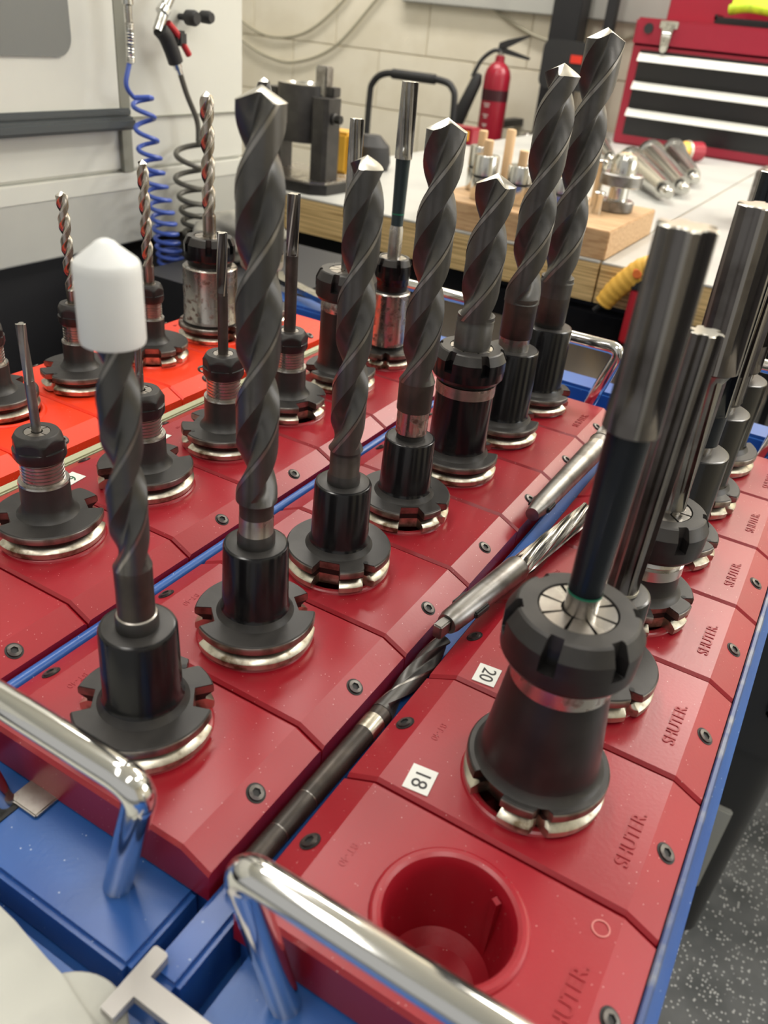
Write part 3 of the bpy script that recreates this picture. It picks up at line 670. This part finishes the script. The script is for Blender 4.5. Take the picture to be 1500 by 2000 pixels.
def ermesh(t, z0, z1, R_, ri, rot=0, k='nutblk', nslot=6, nm='clamp_nut'):
    slots = [(rot + 2 * pi * i / nslot) % (2 * pi) for i in range(nslot)]; hw = .12; zs = z0 + (z1 - z0) * .38; rin = R_ * .79
    def rf(a, z, r):
        if z > zs + .001 and r > rin:
            for s in slots:
                if adiff(a, s) < hw: return rin
        return r
    ch = (z1 - z0)
    MB().polar([(z0, R_ * .8, k), (z0, R_ * .93, k), (z0 + .03, R_ * .985, k), (zs, R_, k), (zs + .002, R_, k), (z1 - ch * .30, R_, k), (z1 - ch * .29, R_ * .995, 'satin'), (z1 - ch * .03, R_ * .88, 'satin'), (z1, R_ * .84, 'satin'), (z1, ri, 'satin'), (z1 - .02, ri * .97, 'dark'), (z1 - .05, ri * .8, 'dark')], rf=rf, angs=angset(slots, hw, 72)).build(nm, t, 18)
def collet(t, z, ri, rt, n=8, k='steel'):
    b = MB(); g = .05
    for i in range(n):
        a0 = 2 * pi * i / n + g; a1 = 2 * pi * (i + 1) / n - g; m_ = 5
        o = [(ri * math.cos(a0 + (a1 - a0) * j / m_), ri * math.sin(a0 + (a1 - a0) * j / m_)) for j in range(m_ + 1)]
        g2 = g * ri / max(rt, .02) * .6; a0b = 2 * pi * i / n + min(g2, .3); a1b = 2 * pi * (i + 1) / n - min(g2, .3)
        q = [(rt * math.cos(a0b + (a1b - a0b) * j / m_), rt * math.sin(a0b + (a1b - a0b) * j / m_)) for j in range(m_ + 1)][::-1]
        b.prism(o + q, z - .06, z, k)
    b.build('collet', t)
def hexnut(t, z0, z1, R_, rot=0, k='nutblk'):
    ap = R_ * .9
    def rf(a, z, r):
        d = ((a - rot + pi / 6) % (pi / 3)) - pi / 6
        return min(r, ap / math.cos(d)) if z > z0 + (z1 - z0) * .42 else r
    H = z1 - z0; pr = [(z0, R_ * .8, k), (z0, R_ * .92, k), (z0 + .03, R_, k), (z0 + H * .42, R_, k), (z0 + H * .44, R_, k)]
    pr += [(z1 - H * .32 + H * .3 * i / 8, R_ * (1.02 - .20 * (i / 8)), k) for i in range(9)]
    pr = [(z, r, 'satin' if i > 6 else kk) for i, (z, r, kk) in enumerate(pr)]
    pr += [(z1, R_ * .80, 'satin'), (z1, R_ * .5, 'dark'), (z1 - .03, R_ * .48, 'dark')]
    MB().polar(pr, rf=rf, n=72).build('clamp_nut', t, 30)
def thread(t, z0, z1, r, k='steel'):
    n = 7; pr = []
    for i in range(n):
        a = z0 + (z1 - z0) * i / n; d = (z1 - z0) / n
        pr += [(a, r, k), (a + d * .5, r, k), (a + d * .62, r * .94, k), (a + d * .85, r * .94, k)]
    pr.append((z1, r, k)); MB().polar(pr, n=40).build('threaded_collar', t)

def drill_r(depth, mw=.16):
    """two-flute section; angle 0 and pi are flute centres"""
    def f(a, d):
        u = min(adiff(a, 0), adiff(a, pi)) / (pi / 2)      # 0 at flute centre, 1 at land centre
        web = .36
        if u < .56: full = web + (.975 - web) * (u / .56) ** 1.9
        else: full = .975
        # margin: thin bright strip on the leading side of each land
        s = (a % pi) / pi
        if .31 <= s < .37: full = 1.0
        return 1 - (1 - full) * d
    return f
def twist_drill(t, z0, zf, z1, r, lead, phase=0, k='drill', ke='edge', kt='tip', n=56, nz=None, name='fluted_body', cone=.55):
    f = drill_r(1)
    nz = nz or int((z1 - zf) / lead * 30) + 4
    A = sorted([2 * pi * i / n for i in range(n)] + [x for c0 in (0, pi) for x in (c0 + .3099 * pi, c0 + .3101 * pi, c0 + .3699 * pi, c0 + .3701 * pi)])
    N = len(A); vs = []; fs = []; ks = []
    rows = [zf - .001] + [zf + (z1 - zf) * i / nz for i in range(nz + 1)]
    tw = lambda z: phase + 2 * pi * (z - z1) / lead
    for i, z in enumerate(rows):
        d = min(1, max(0, (z - zf) / (r * 1.6))); d = math.sin(d * pi / 2)
        for a in A:
            rr = r * f(a, d); zz = z
            if i == len(rows) - 1: zz = z1 - cone * rr
            elif z > z1 - cone * r * 1.02: zz = min(z, z1 - cone * rr)
            th = a + tw(zz); vs.append(Vector((rr * math.cos(th), rr * math.sin(th), zz)))
    for i in range(len(rows) - 1):
        for j in range(N):
            s = ((A[j] + .0003) % pi) / pi
            fs.append([i * N + j, i * N + (j + 1) % N, (i + 1) * N + (j + 1) % N, (i + 1) * N + j]); ks.append(ke if .31 <= s < .3695 else k)
    base = (len(rows) - 1) * N; vs.append(Vector((0, 0, z1))); ap = len(vs) - 1
    for j in range(N):
        fs.append([base + j, base + (j + 1) % N, ap]); ks.append(kt)
    b = MB(); b.add(vs, fs, ks)
    return b.build(name, t, 28)
def reamer_body(t, z0, z1, r, nf=6, lead=30, depth=.3, phase=0, k='reamer', ke='edge', name='fluted_body', T=None):
    def rr(u, d):
        if u < .14: v = 1.0
        elif u < .17: v = .975
        elif u < .42: v = .975 - .05 * (u - .17) / .25
        elif u < .62: v = .925 - (depth - .075) * ((u - .42) / .2) ** .7
        else: v = 1 - depth - .03 * math.sin((u - .62) / .38 * pi)
        return 1 - (1 - v) * d
    A = []
    for i in range(nf):
        for u in (0, .07, .14, .17, .3, .42, .48, .55, .62, .8, .95, .998): A.append(2 * pi * (i + u) / nf)
    N = len(A); nz = 26; vs = []; fs = []; ks = []
    rows = [z0 + (z1 - z0) * i / nz for i in range(nz + 1)] + [z1 + r * .04]
    for i, z in enumerate(rows):
        d = min(1, (z - z0) / (r * 1.5)); sc_ = .95 if i == len(rows) - 1 else 1
        for a in A:
            u = (a * nf / (2 * pi)) % 1; q = r * rr(u, d) * sc_; th = a + phase - 2 * pi * z / lead
            vs.append(Vector((q * math.cos(th), q * math.sin(th), z)))
    for i in range(len(rows) - 1):
        for j in range(N):
            fs.append([i * N + j, i * N + (j + 1) % N, (i + 1) * N + (j + 1) % N, (i + 1) * N + j])
            ks.append('tip' if i == len(rows) - 2 else (ke if j % 12 in (0, 1) else k))
    b_ = (len(rows) - 1) * N; vs.append(Vector((0, 0, z1 + r * .05))); ap = len(vs) - 1
    for j in range(N): fs.append([b_ + j, b_ + (j + 1) % N, ap]); ks.append('tip')
    if T: vs = [T @ v for v in vs]
    b = MB(); b.add(vs, fs, ks); return b.build(name, t, 28)
def lathe(t, name, prof, n=40): return MB().polar(prof, n=n).build(name, t)

GM = 'tool holders standing in the rows'
GD = 'big dark twist drills in the middle row'
# ---- middle row
def mdrill(k, label_h, label_d, rot, sr, sh, neck, shank, zf, zt, r, lead, ph, dx=0, dlean=(0, 0), bands=None, er=False):
    x = RX[2] + dx; y = k + .5
    h = holder(label_h, x, y, rot, GM)
    if not er: sleeve(h, sr, sh, sr + .01)
    d = thing('twist_drill', label_d, 'drill', (x, y, 0), GD, (dlean[0], dlean[1], 0))
    pr = []
    for z, rr, kk in neck: pr.append((z, rr, kk))
    lathe(d, 'shank', pr, 44)
    twist_drill(d, neck[0][0], zf, zt, r, lead, ph)
    return h, d
_, d1 = mdrill(0, 'black sleeve holder under the white-capped drill', 'dark twist drill wearing a white plastic cap', .65, .207, .735,
       [(.735, .113, 'satin'), (.80, .113, 'satin'), (.815, .106, 'steel'), (.82, .097, 'shank'), (1.12, .097, 'shank')], None, 1.12, 2.62, .098, 1.0, .4)
mdrill(1, 'black sleeve holder second from the front of the middle row', 'tallest-looking front dark drill with a silver shank band', .85, .205, .735,
       [(.735, .118, 'satin'), (.80, .118, 'satin'), (.82, .106, 'steel'), (.93, .106, 'steel'), (.94, .104, 'shank'), (1.05, .106, 'shank')], None, 1.05, 3.27, .125, 1.15, 2.2, dlean=(0, .001))
mdrill(2, 'black sleeve holder with a square drive slot facing the camera', 'dark drill with a bright pointed tip, third in the middle row', 5.05, .205, .735,
       [(.735, .118, 'satin'), (.79, .118, 'satin'), (.81, .107, 'shank'), (.96, .108, 'shank'), (.97, .104, 'satin'), (1.0, .108, 'shank')], None, 1.0, 2.9, .122, 1.15, 1.2)
mdrill(3, 'black sleeve holder with notched flange, fourth in the middle row', 'dark drill with silver band below a brown collar, fourth in the middle row', 5.4, .205, .715,
       [(.715, .115, 'satin'), (.755, .115, 'satin'), (.765, .128, 'spotted'), (.955, .128, 'spotted'), (.96, .137, 'shank'), (1.2, .139, 'shank')], None, 1.2, 3.06, .142, 1.32, 2.6)
h5 = holder('tall black holder with slotted nut, fifth in the middle row', RX[2], 4.5, .7, GM)
MB().polar([(.205, .30, 'satin'), (.225, .285, 'satin'), (.26, .272, 'oxide'), (.3, .268, 'oxide'), (.80, .262, 'oxide')], n=56, cap1=False).build('body', h5)
MB().polar([(.80, .268, 'steel'), (.90, .268, 'steel'), (.905, .25, 'groove'), (.95, .25, 'groove')], n=56).build('steel_ring', h5)
ermesh(h5, .94, 1.215, .32, .19, .35, k='oxide'); collet(h5, 1.21, .185, .15)
d = thing('twist_drill', 'short dark drill rising from the slotted nut', 'drill', (RX[2], 4.5, 0), GD)
lathe(d, 'shank', [(1.2, .16, 'drill'), (1.42, .16, 'drill'), (1.425, .157, 'drill'), (1.5, .16, 'drill')], 44)
twist_drill(d, 0, 1.46, 2.63, .164, 1.5, 1.9)
mdrill(5, 'tall black sleeve holder next to last in the middle row', 'tall dark drill with bright tip, next to last in the middle row', .6, .258, .94,
       [(.94, .15, 'steel'), (1.05, .15, 'steel'), (1.06, .157, 'shank'), (1.45, .16, 'drill')], None, 1.4, 3.4, .166, 1.5, 1.2, dx=.025)
mdrill(6, 'tall black sleeve holder last in the middle row', 'farthest and highest reaching dark drill of the middle row', .2, .26, .925,
       [(.925, .15, 'satin'), (.97, .168, 'shank'), (1.25, .168, 'drill'), (1.45, .17, 'drill')], None, 1.4, 3.69, .178, 1.6, 2.7, dx=.02)
cp = MB().polar([(2.30, .128, 'cap'), (2.295, .135, 'cap'), (2.31, .139, 'cap'), (2.60, .137, 'cap'), (2.63, .134, 'cap'), (2.645, .126, 'cap'), (2.70, .055, 'cap'), (2.715, .04, 'cap'), (2.725, .02, 'cap')], n=40, cap0=False)
cp = cp.build('drill_cap', None, 60); tag(cp, 'white plastic cap over the tip of the front drill', 'cap', (RX[2], .5, 0))

# ---- right row
LN = {1: (.0, .012), 2: (.0, .035), 3: (0, .0)}
h = holder('big black collet holder beside the sticker 18', .955, 1.42, 4.3, GM, dot=False)
MB().polar([(.205, .36, 'satin'), (.222, .34, 'satin'), (.26, .325, 'nutblk'), (.32, .318, 'nutblk'), (.80, .262, 'nutblk')], n=64, cap1=False).build('body', h)
MB().polar([(.80, .264, 'spotted'), (.90, .262, 'spotted'), (.905, .25, 'groove'), (.95, .25, 'groove')], n=56).build('steel_ring', h)
ermesh(h, .94, 1.235, .345, .2, .50, k='nutblk'); collet(h, 1.228, .19, .085)
def reamer(label, x, y, bands, z0, z1, r, nf, group='reamers', lean=None, lead=40, ph=0, k='reamer', depth=.3, ke='edge'):
    t = thing('reamer', label, 'reamer', (x, y, 0), group, lean)
    lathe(t, 'shank', bands, 36)
    reamer_body(t, z0, z1, r, nf, lead, depth, ph, k, ke)
    return t
rm = reamer('large nearest reamer with dark shank and green ring', .955, 1.42, [(1.225, .080, 'steel'), (1.34, .082, 'navy'), (2.0, .094, 'navy'), (2.26, .098, 'navy')], 2.2, 3.03, .122, 6, lead=30, ph=.3, lean=(0, .006, 0))
MB().polar([(1.338, .086, 'green'), (1.352, .0865, 'green')], n=36, cap0=False, cap1=False).build('green_ring', rm)
h = holder('black sleeve holder beside the sticker 20', .97, 2.42, 4.85, GM); sleeve(h, .205, .755, .215)
rm = reamer('slim bright-edged reamer with cream ring, second in the right row', .98, 2.42, [(.75, .085, 'steel'), (.765, .09, 'steel')], .775, 2.39, .094, 6, lead=40, ph=.2, lean=(0, .018, 0), k='reamer')
MB().polar([(.765, .098, 'cream'), (.785, .098, 'cream')], n=36).build('cream_ring', rm)
h = holder('short black collet holder under the tall wide reamer', .975, 3.42, 5.5, GM)
MB().polar([(.205, .30, 'satin'), (.225, .275, 'satin'), (.26, .255, 'nutblk'), (.40, .25, 'nutblk')], n=56, cap1=False).build('body', h)
MB().polar([(.40, .255, 'steel'), (.48, .253, 'steel'), (.485, .24, 'steel'), (.51, .25, 'steel'), (.53, .24, 'steel'), (.6, .245, 'steel')], n=56).build('steel_ring', h)
ermesh(h, .58, .87, .335, .2, .2, k='nutblk'); collet(h, .865, .19, .075)
rm = reamer('tall wide grey reamer stepping up above a narrow fluted shank', 1.03, 3.42, [(.86, .07, 'ream2'), (.9, .074, 'ream2'), (1.82, .085, 'ream2'), (1.88, .12, 'reamer'), (1.92, .14, 'reamer')], 1.9, 2.87, .153, 6, lead=60, ph=.9, lean=(0, -.01, 0), depth=.25)
reamer_body(rm, .9, 1.86, .098, 6, 12, .22, 0, 'ream2', 'edge', 'lower_flutes')
for k, rr, lab, hl in ((4, .155, 'dark wide reamer between the two tall grey reamers', 'tall black sleeve holder fourth in the right row'), (5, .16, 'grey reamer with steel ring near the right picture edge', 'tall black sleeve holder next to last in the right row'), (6, .165, 'farthest grey reamer at the right picture edge', 'tall black sleeve holder last in the right row')):
    h = holder(hl, .965, k + .42, {4: 5.3, 5: 5.1, 6: 1.0}[k], GM, plate='satin'); sleeve(h, .262, .93, .262)
    kk = 'navy' if k == 4 else 'reamer'
    rm = reamer(lab, .965, k + .42, [(.93, .12, 'spotted'), (1.0, .12, 'spotted'), (1.005, .15, kk), (1.28, .152, kk)], 1.26 if k == 4 else 1.03, {4: 2.95, 5: 2.7, 6: 2.6}[k], rr, 6, lead=60, ph=k * .7, k='navy' if k == 4 else 'reamer', depth=.28)

# ---- left dark row (small collet holders)
def smallholder(label, x, y, rot, s=1.0, r=.178, zc=.485, zn=.66, zt=.868, hexr=0, R_=.184):
    h = holder(label, x, y, rot, 'small black collet holders')
    MB().polar([(.205, r + .05, 'satin'), (.22, r + .035, 'satin'), (.25, r + .012, 'satin'), (.29, r, 'satin'), (zc - .02, r, 'satin'), (zc - .015, r + .004, 'steel'), (zc, r, 'steel')], n=48).build('body', h)
    thread(h, zc, zn + .02, r * .86); hexnut(h, zn, zt, R_, hexr); collet(h, zt - .002, R_ * .48, .04, 4)
    return h
GE = 'slender end mills and reamers'
def endmill(label, x, y, z0, zf, z1, r, k='dullsteel', nf=4, lead=2.6, shk=None, lean=None):
    t = thing('end_mill', label, 'end mill', (x, y, 0), GE, lean)
    lathe(t, 'shank', [(z0, r * .98, shk or k), (zf, r, shk or k)], 24)
    reamer_body(t, zf - .02, z1, r * 1.02, nf, -lead, .38, 0, k, 'tip')
smallholder('worn brownish collet holder at the front left', RX[1] - .03, 1.5, 1.05)
endmill('thin end mill leaning from the front left collet holder', RX[1] - .03, 1.5, .85, 1.25, 1.65, .034, lean=(.0, -.004, 0), nf=3)
smallholder('collet holder half hidden behind the capped drill', RX[1] - .03, 2.5, 1.3, hexr=.4)
endmill('short steel end mill stub hidden beside the capped drill', RX[1] - .03, 2.5, .85, 1.0, 1.25, .03)
hc = smallholder('collet holder with a steel clip on its nut, left of the tallest front drill', RX[1] - .02, 3.5, 3.45, zt=.905, zn=.69, zc=.5)
MB().tube([(-.17 + .045 * math.cos(q * pi / 8), -.06 + .03 * math.cos(q * pi / 8), .72 + .028 * math.sin(q * pi / 8)) for q in range(17)], .011, 'steel', n=8).build('steel_clip', hc)
endmill('dark thin end mill with worn lettering on its shank', RX[1] - .02, 3.5, .89, 1.45, 1.95, .046, k='reamer', shk='shank', nf=3)
smallholder('collet holder between the two front dark drills', RX[1] - .02, 4.5, 5.9, zt=.87, zn=.68, zc=.5, hexr=.2)
endmill('dark slender reamer between the two front dark drills', RX[1] - .02, 4.5, .86, 1.62, 2.15, .06, k='reamer', shk='shank', nf=4, lead=3.5)
h = holder('black slotted-nut holder fifth along the left dark row', RX[1] - .02, 5.5, .9, GM)
MB().polar([(.205, .30, 'satin'), (.225, .28, 'satin'), (.26, .265, 'nutblk'), (.3, .26, 'nutblk'), (.86, .255, 'nutblk')], n=52, cap1=False).build('body', h)
MB().polar([(.86, .26, 'spotted'), (.97, .258, 'spotted'), (1.0, .25, 'groove')], n=52).build('steel_ring', h)
ermesh(h, .99, 1.285, .325, .19, .7, k='nutblk'); collet(h, 1.28, .185, .07)
reamer('bright thin reamer rising left of the third drill', RX[1] - .02, 5.5, [(1.27, .066, 'ream2'), (1.8, .068, 'ream2')], 1.78, 2.73, .07, 6, lead=9, k='ream2', group=GE)
h = holder('silver cylindrical holder at the rear of the left dark row', RX[1] - .02, 6.5, 4.4, GM, plate='groove')
MB().polar([(.205, .24, 'groove'), (.235, .236, 'spotted'), (.85, .236, 'spotted'), (.865, .225, 'groove'), (.88, .19, 'groove'), (.93, .19, 'groove'), (.95, .2, 'oxide'), (1.2, .195, 'oxide')], n=52).build('body', h)
ermesh(h, 1.0, 1.25, .215, .15, .3, k='oxide'); collet(h, 1.245, .145, .08)
MB().polar([(.015, .04, 'brass'), (.05, .045, 'brass'), (.06, .03, 'brass'), (.1, .03, 'groove'), (.12, .05, 'rim'), (.18, .05, 'rim')], n=18, T=Matrix.Translation((.05, -.34, 0))).build('slot_stud', h)
rm = reamer('long reamer with green line on a teal grey shank', RX[1] - .02, 6.5, [(1.24, .078, 'steel'), (1.56, .078, 'steel'), (1.6, .068, 'teal'), (2.2, .078, 'teal'), (2.35, .084, 'teal')], 2.3, 3.04, .094, 6, lead=9, k='ream2', group=GE)
MB().polar([(1.72, .0715, 'green'), (1.735, .072, 'green')], n=30, cap0=False, cap1=False).build('green_line', rm)

# ---- orange row
smallholder('black collet holder cut off by the left picture edge', RX[0] - .1, 2.65, 1.5, r=.16, R_=.165)
smallholder('black collet holder under the shortest bright drill', RX[0], 3.6, 3.83, r=.15, R_=.16, zt=.87)
smallholder('black collet holder right of the white cap', RX[0], 4.65, 5.45, r=.14, R_=.15, zt=.86)
GB = 'bright steel twist drills in the orange row'
def bdrill(label, x, y, z0, zf, z1, r, lead, ph):
    t = thing('twist_drill', label, 'drill', (x, y, 0), GB)
    lathe(t, 'shank', [(z0, r * .97, 'hss'), (zf, r, 'hss')], 28)
    twist_drill(t, z0, zf, z1, r, lead, ph, k='hss', ke='tip', kt='tip', n=40, cone=.7)
bdrill('shortest bright steel drill at the left', RX[0], 3.6, .85, 1.0, 1.93, .056, .42, .5)
bdrill('bright steel drill just right of the white cap', RX[0], 4.65, .85, 1.05, 2.13, .06, .5, 1.5)
h = holder('fat silver holder with black slotted nut in the orange row', RX[0], 5.65, 2.9, GM, plate='rim')
MB().polar([(.205, .34, 'groove'), (.235, .34, 'steel'), (.26, .325, 'spotted'), (.87, .322, 'spotted'), (.89, .30, 'steel'), (.9, .26, 'groove'), (.96, .26, 'groove')], n=56).build('body', h)
ermesh(h, .95, 1.225, .30, .18, .15, k='oxide'); collet(h, 1.22, .17, .08)
bdrill('tallest bright steel drill in the fat silver holder', RX[0], 5.65, 1.21, 1.45, 2.74, .077, .62, .9)
h = holder('black holder behind the tall front drill in the orange row', RX[0], 6.65, 1.2, GM)
MB().polar([(.205, .24, 'satin'), (.25, .22, 'steel'), (.7, .215, 'steel')], n=44).build('body', h)
ermesh(h, .68, .95, .28, .16, .2, k='cream'); collet(h, .945, .15, .09)
d = thing('twist_drill', 'grey drill tip peeping out left of the black fixture', 'drill', (RX[0], 6.65, 0), GB)
lathe(d, 'shank', [(.94, .088, 'drill'), (1.4, .09, 'drill')], 28); twist_drill(d, 0, 1.4, 2.87, .092, .9, .8)

# ---- tools lying in the gap
def lying(name, label, A, B, cat, build):
    t = thing(name, label, cat, A, 'tools lying in the gap between two rows')
    d = Vector(B) - Vector(A); t.rotation_mode = 'QUATERNION'; t.rotation_quaternion = d.to_track_quat('Z', 'Y'); build(t, d.length); return t
def b1(t, L):
    lathe(t, 'shank', [(0, .058, 'shank'), (.05, .063, 'shank'), (.36, .064, 'shank'), (.365, .062, 'edge'), (.37, .064, 'shank'), (.62, .066, 'shank'), (.625, .064, 'edge'), (.63, .066, 'shank'), (1.02, .07, 'shank'), (1.2, .070, 'shank'), (1.21, .073, 'brass'), (1.34, .073, 'brass'), (1.345, .068, 'shank'), (1.42, .072, 'drill')], 30)
    twist_drill(t, 0, 1.42, L, .075, 1.3, .5)
lying('twist_drill', 'long dark drill lying in the gap, its shank towards the front handle', (-.07, .06, -.135), (-.05, 2.35, -.125), 'drill', b1)
def b2(t, L):
    MB().box((-.035, -.055, 0), (.035, .055, .12), 'dullsteel', bev=.01).build('tang', t)
    lathe(t, 'taper_sleeve', [(.12, .074, 'dullsteel'), (.17, .086, 'dullsteel'), (1.02, .104, 'dullsteel'), (1.05, .098, 'steel'), (1.05, .06, 'steel')], 40)
    MB().box((-.11, -.028, .33), (.11, .028, .50), 'dark', bev=.012).build('drift_slot', t)
lying('morse_sleeve', 'steel taper sleeve with a dark slot lying between the rows', (-.045, 2.15, .085), (.12, 3.2, .105), 'sleeve', b2)
def b3(t, L): reamer_body(t, 0, L - .02, .085, 8, 3.2, .3, 0, 'ream2', 'tip', 'fluted_body')
lying('fluted_reamer', 'bright fluted reamer end sticking out of the lying sleeve', (.12, 3.2, .105), (.29, 4.4, .105), 'reamer', b3)
def b4(t, L):
    lathe(t, 'shank', [(0, .06, 'dullsteel'), (.1, .075, 'dullsteel'), (.2, .088, 'dullsteel'), (1.5, .112, 'dullsteel'), (1.51, .105, 'steel'), (1.62, .11, 'dullsteel'), (1.75, .115, 'dullsteel')], 36)
    twist_drill(t, 0, 1.75, L, .12, 1.1, 0, k='dullsteel')
    MB().box((-.10, -.025, .14), (.10, .025, .3), 'dark', bev=.01).build('drift_slot', t)
lying('taper_shank_drill', 'grey taper-shank drill lying farther back along the gap', (-.10, 4.05, .08), (-.02, 6.9, .11), 'drill', b4)

# ---- loose pieces at the front left, on the blue apron
t = thing('pale_plate', 'pale grey plastic plate lying at the front left corner', 'plate', (-.9, -.95, -.355))
MB().prism([(-1.4, .37), (-.04, .34), (.08, .33), (.21, .31), (.35, .29), (.45, .28), (.59, .24), (.73, .21), (1.0, .1), (1.0, -.6), (-1.4, -.6)], 0, .16, 'scoop').build('plate_body', t)
t = thing('pale_disc', 'smaller pale grey rounded plate peeping out beside the front plate', 'plate', (-.27, -.84, -.36))
MB().polar([(0, .28, 'scoop'), (.11, .28, 'scoop'), (.12, .27, 'scoop')], n=48).build('disc_body', t)
t = thing('tee_wrench', 'grey T-shaped metal key lying by the front handle', 'wrench', (-.13, -.53, -.20))
MB().prism([(-.045, -.165), (.035, -.17), (.04, -.055), (.5, -.06), (.5, .04), (.04, .045), (.04, .155), (.025, .165), (-.035, .165), (-.045, .155)], 0, .055, 'tbar').build('tee_body', t)

# ---- behind the trolley
t = thing('chrome_spanner', 'silver spanner lying on the blue rear shelf', 'spanner', (-5.0, 8.1, -.10))
MB().prism([(-1.2, -.10), (1.0, -.07), (1.25, -.2), (1.4, -.05), (1.25, .0), (1.4, .1), (1.25, .22), (1.0, .07), (-1.2, .10), (-1.4, .2), (-1.5, 0), (-1.4, -.2)], 0, .08, 'chromeworn', T=Matrix.Rotation(-.35, 4, 'Z')).build('spanner_body', t)
t = thing('drawer_cabinet', 'dark grey drawer cabinet with chrome pull rails behind the trolley', 'cabinet', (-2.5, 11.2, -11))
MB().box((-3.4, -.8, 0), (3.55, 1.6, 9.9), 'blackgl', bev=.05).build('carcass', t)
for zc, k in ((10.25, 0), (9.2, 1)):
    MB().tube([(-3.3, -1.3, zc - .55), (3.5, -1.3, zc - .55)], .2, 'chromeworn').build('pull_rail', t)
    MB().box((-3.2, -1.25, zc - 1.5), (3.45, -.8, zc - .6), 'handle', bev=.03).build('drawer_front', t)
t = thing('cutting_tool', 'yellow-handled cutter with orange button hanging at the bench edge', 'cutter', (-1.97, 13.65, -.41)); t.scale = (1.22,) * 3
MB().tube(smooth_path([(-.26, 0, -.22), (-.14, 0, .0), (.03, 0, .22), (.2, 0, .42), (.34, 0, .5)], 8), .14, 'yellow', n=18, rad=[.14 + .006 * math.sin(i * 1.9) + .03 * math.sin(i / 33 * pi) for i in range(33)]).build('grip', t)
MB().lathe_at((.17, -.05, .36), (.17, -.17, .36), [(0, .08, 'orangebtn'), (.1, .08, 'orangebtn'), (.12, .06, 'orangebtn')]).build('button', t)
MB().box((.12, -.1, -.75), (.42, .12, .12), 'plier_red', bev=.04).build('lower_grip', t)
MB().box((.10, -.11, .1), (.42, .13, .25), 'rubber', bev=.03).build('collar', t)
MB().cyl((-.24, 0, -.2), (-.38, 0, -.36), .04, 'rubber').build('hook', t)
# crumpled cloth beyond the silver holder
bm = bmesh.new(); bmesh.ops.create_icosphere(bm, subdivisions=4, radius=1)
for v in bm.verts:
    n_ = v.co.copy(); q = math.sin(n_.x * 7 + 1) * math.cos(n_.y * 5) * .12 + math.sin(n_.z * 9 + n_.x * 4) * .08 + math.sin(n_.y * 13 + n_.z * 6) * .04
    v.co = Vector((n_.x * .7, n_.y * 1.0, n_.z * .42)) * (1 + q)
b = MB(); bm.verts.index_update(); b.add([v.co.copy() for v in bm.verts], [[v.index for v in f_.verts] for f_ in bm.faces], 'cloth'); bm.free()
o = b.build('grey_cloth', None, 80); tag(o, 'crumpled grey cloth behind the silver holder beside the machine', 'cloth', (-8.6, 10.6, -.15))
t = thing('side_shelf', 'low black shelf unit between the trolley and the machine', 'shelf', (-8.2, 9.6, -11))
MB().box((-.85, -1.2, 0), (1.8, 2.6, 10.45), 'black').build('shelf_body', t)

# black bin at the right
t = thing('black_bin', 'black plastic bin with pale label standing right of the trolley', 'bin', (2.4, 11.0, -11))
def taperbox(a0, b0, z0, a1, b1, z1, k): 
    def rr(a, b, n=5): return [(x, y) for x, y in rrect(-a, a, -b, b, .35, n)]
    p = rr(a0, b0); q = rr(a1, b1); n = len(p)
    return [Vector((x, y, z0)) for x, y in p] + [Vector((x, y, z1)) for x, y in q], [list(range(n))[::-1], [n + i for i in range(n)]] + [[i, (i + 1) % n, n + (i + 1) % n, n + i] for i in range(n)]
v_, f_ = taperbox(.8, 1.3, 0, .86, 1.4, 5.0, 'binblk'); MB().add(v_, f_, 'binblk').build('bin_body', t)
v_, f_ = taperbox(1.15, 1.5, 5.0, 1.2, 1.55, 7.4, 'binblk'); MB().add(v_, f_, 'binblk').build('bin_lid', t)
MB().box((.3, -1.64, 5.9), (.5, -1.5, 6.6), 'handle', bev=.03).box((.3, -1.64, 5.9), (.9, -1.5, 6.05), 'handle', bev=.03).build('latch', t)
MB().box((-.7, -1.40, 1.5), (.5, -1.2, 3.6), 'label', bev=.03, T=Matrix.Rotation(.02, 4, 'X')).build('pale_label', t)
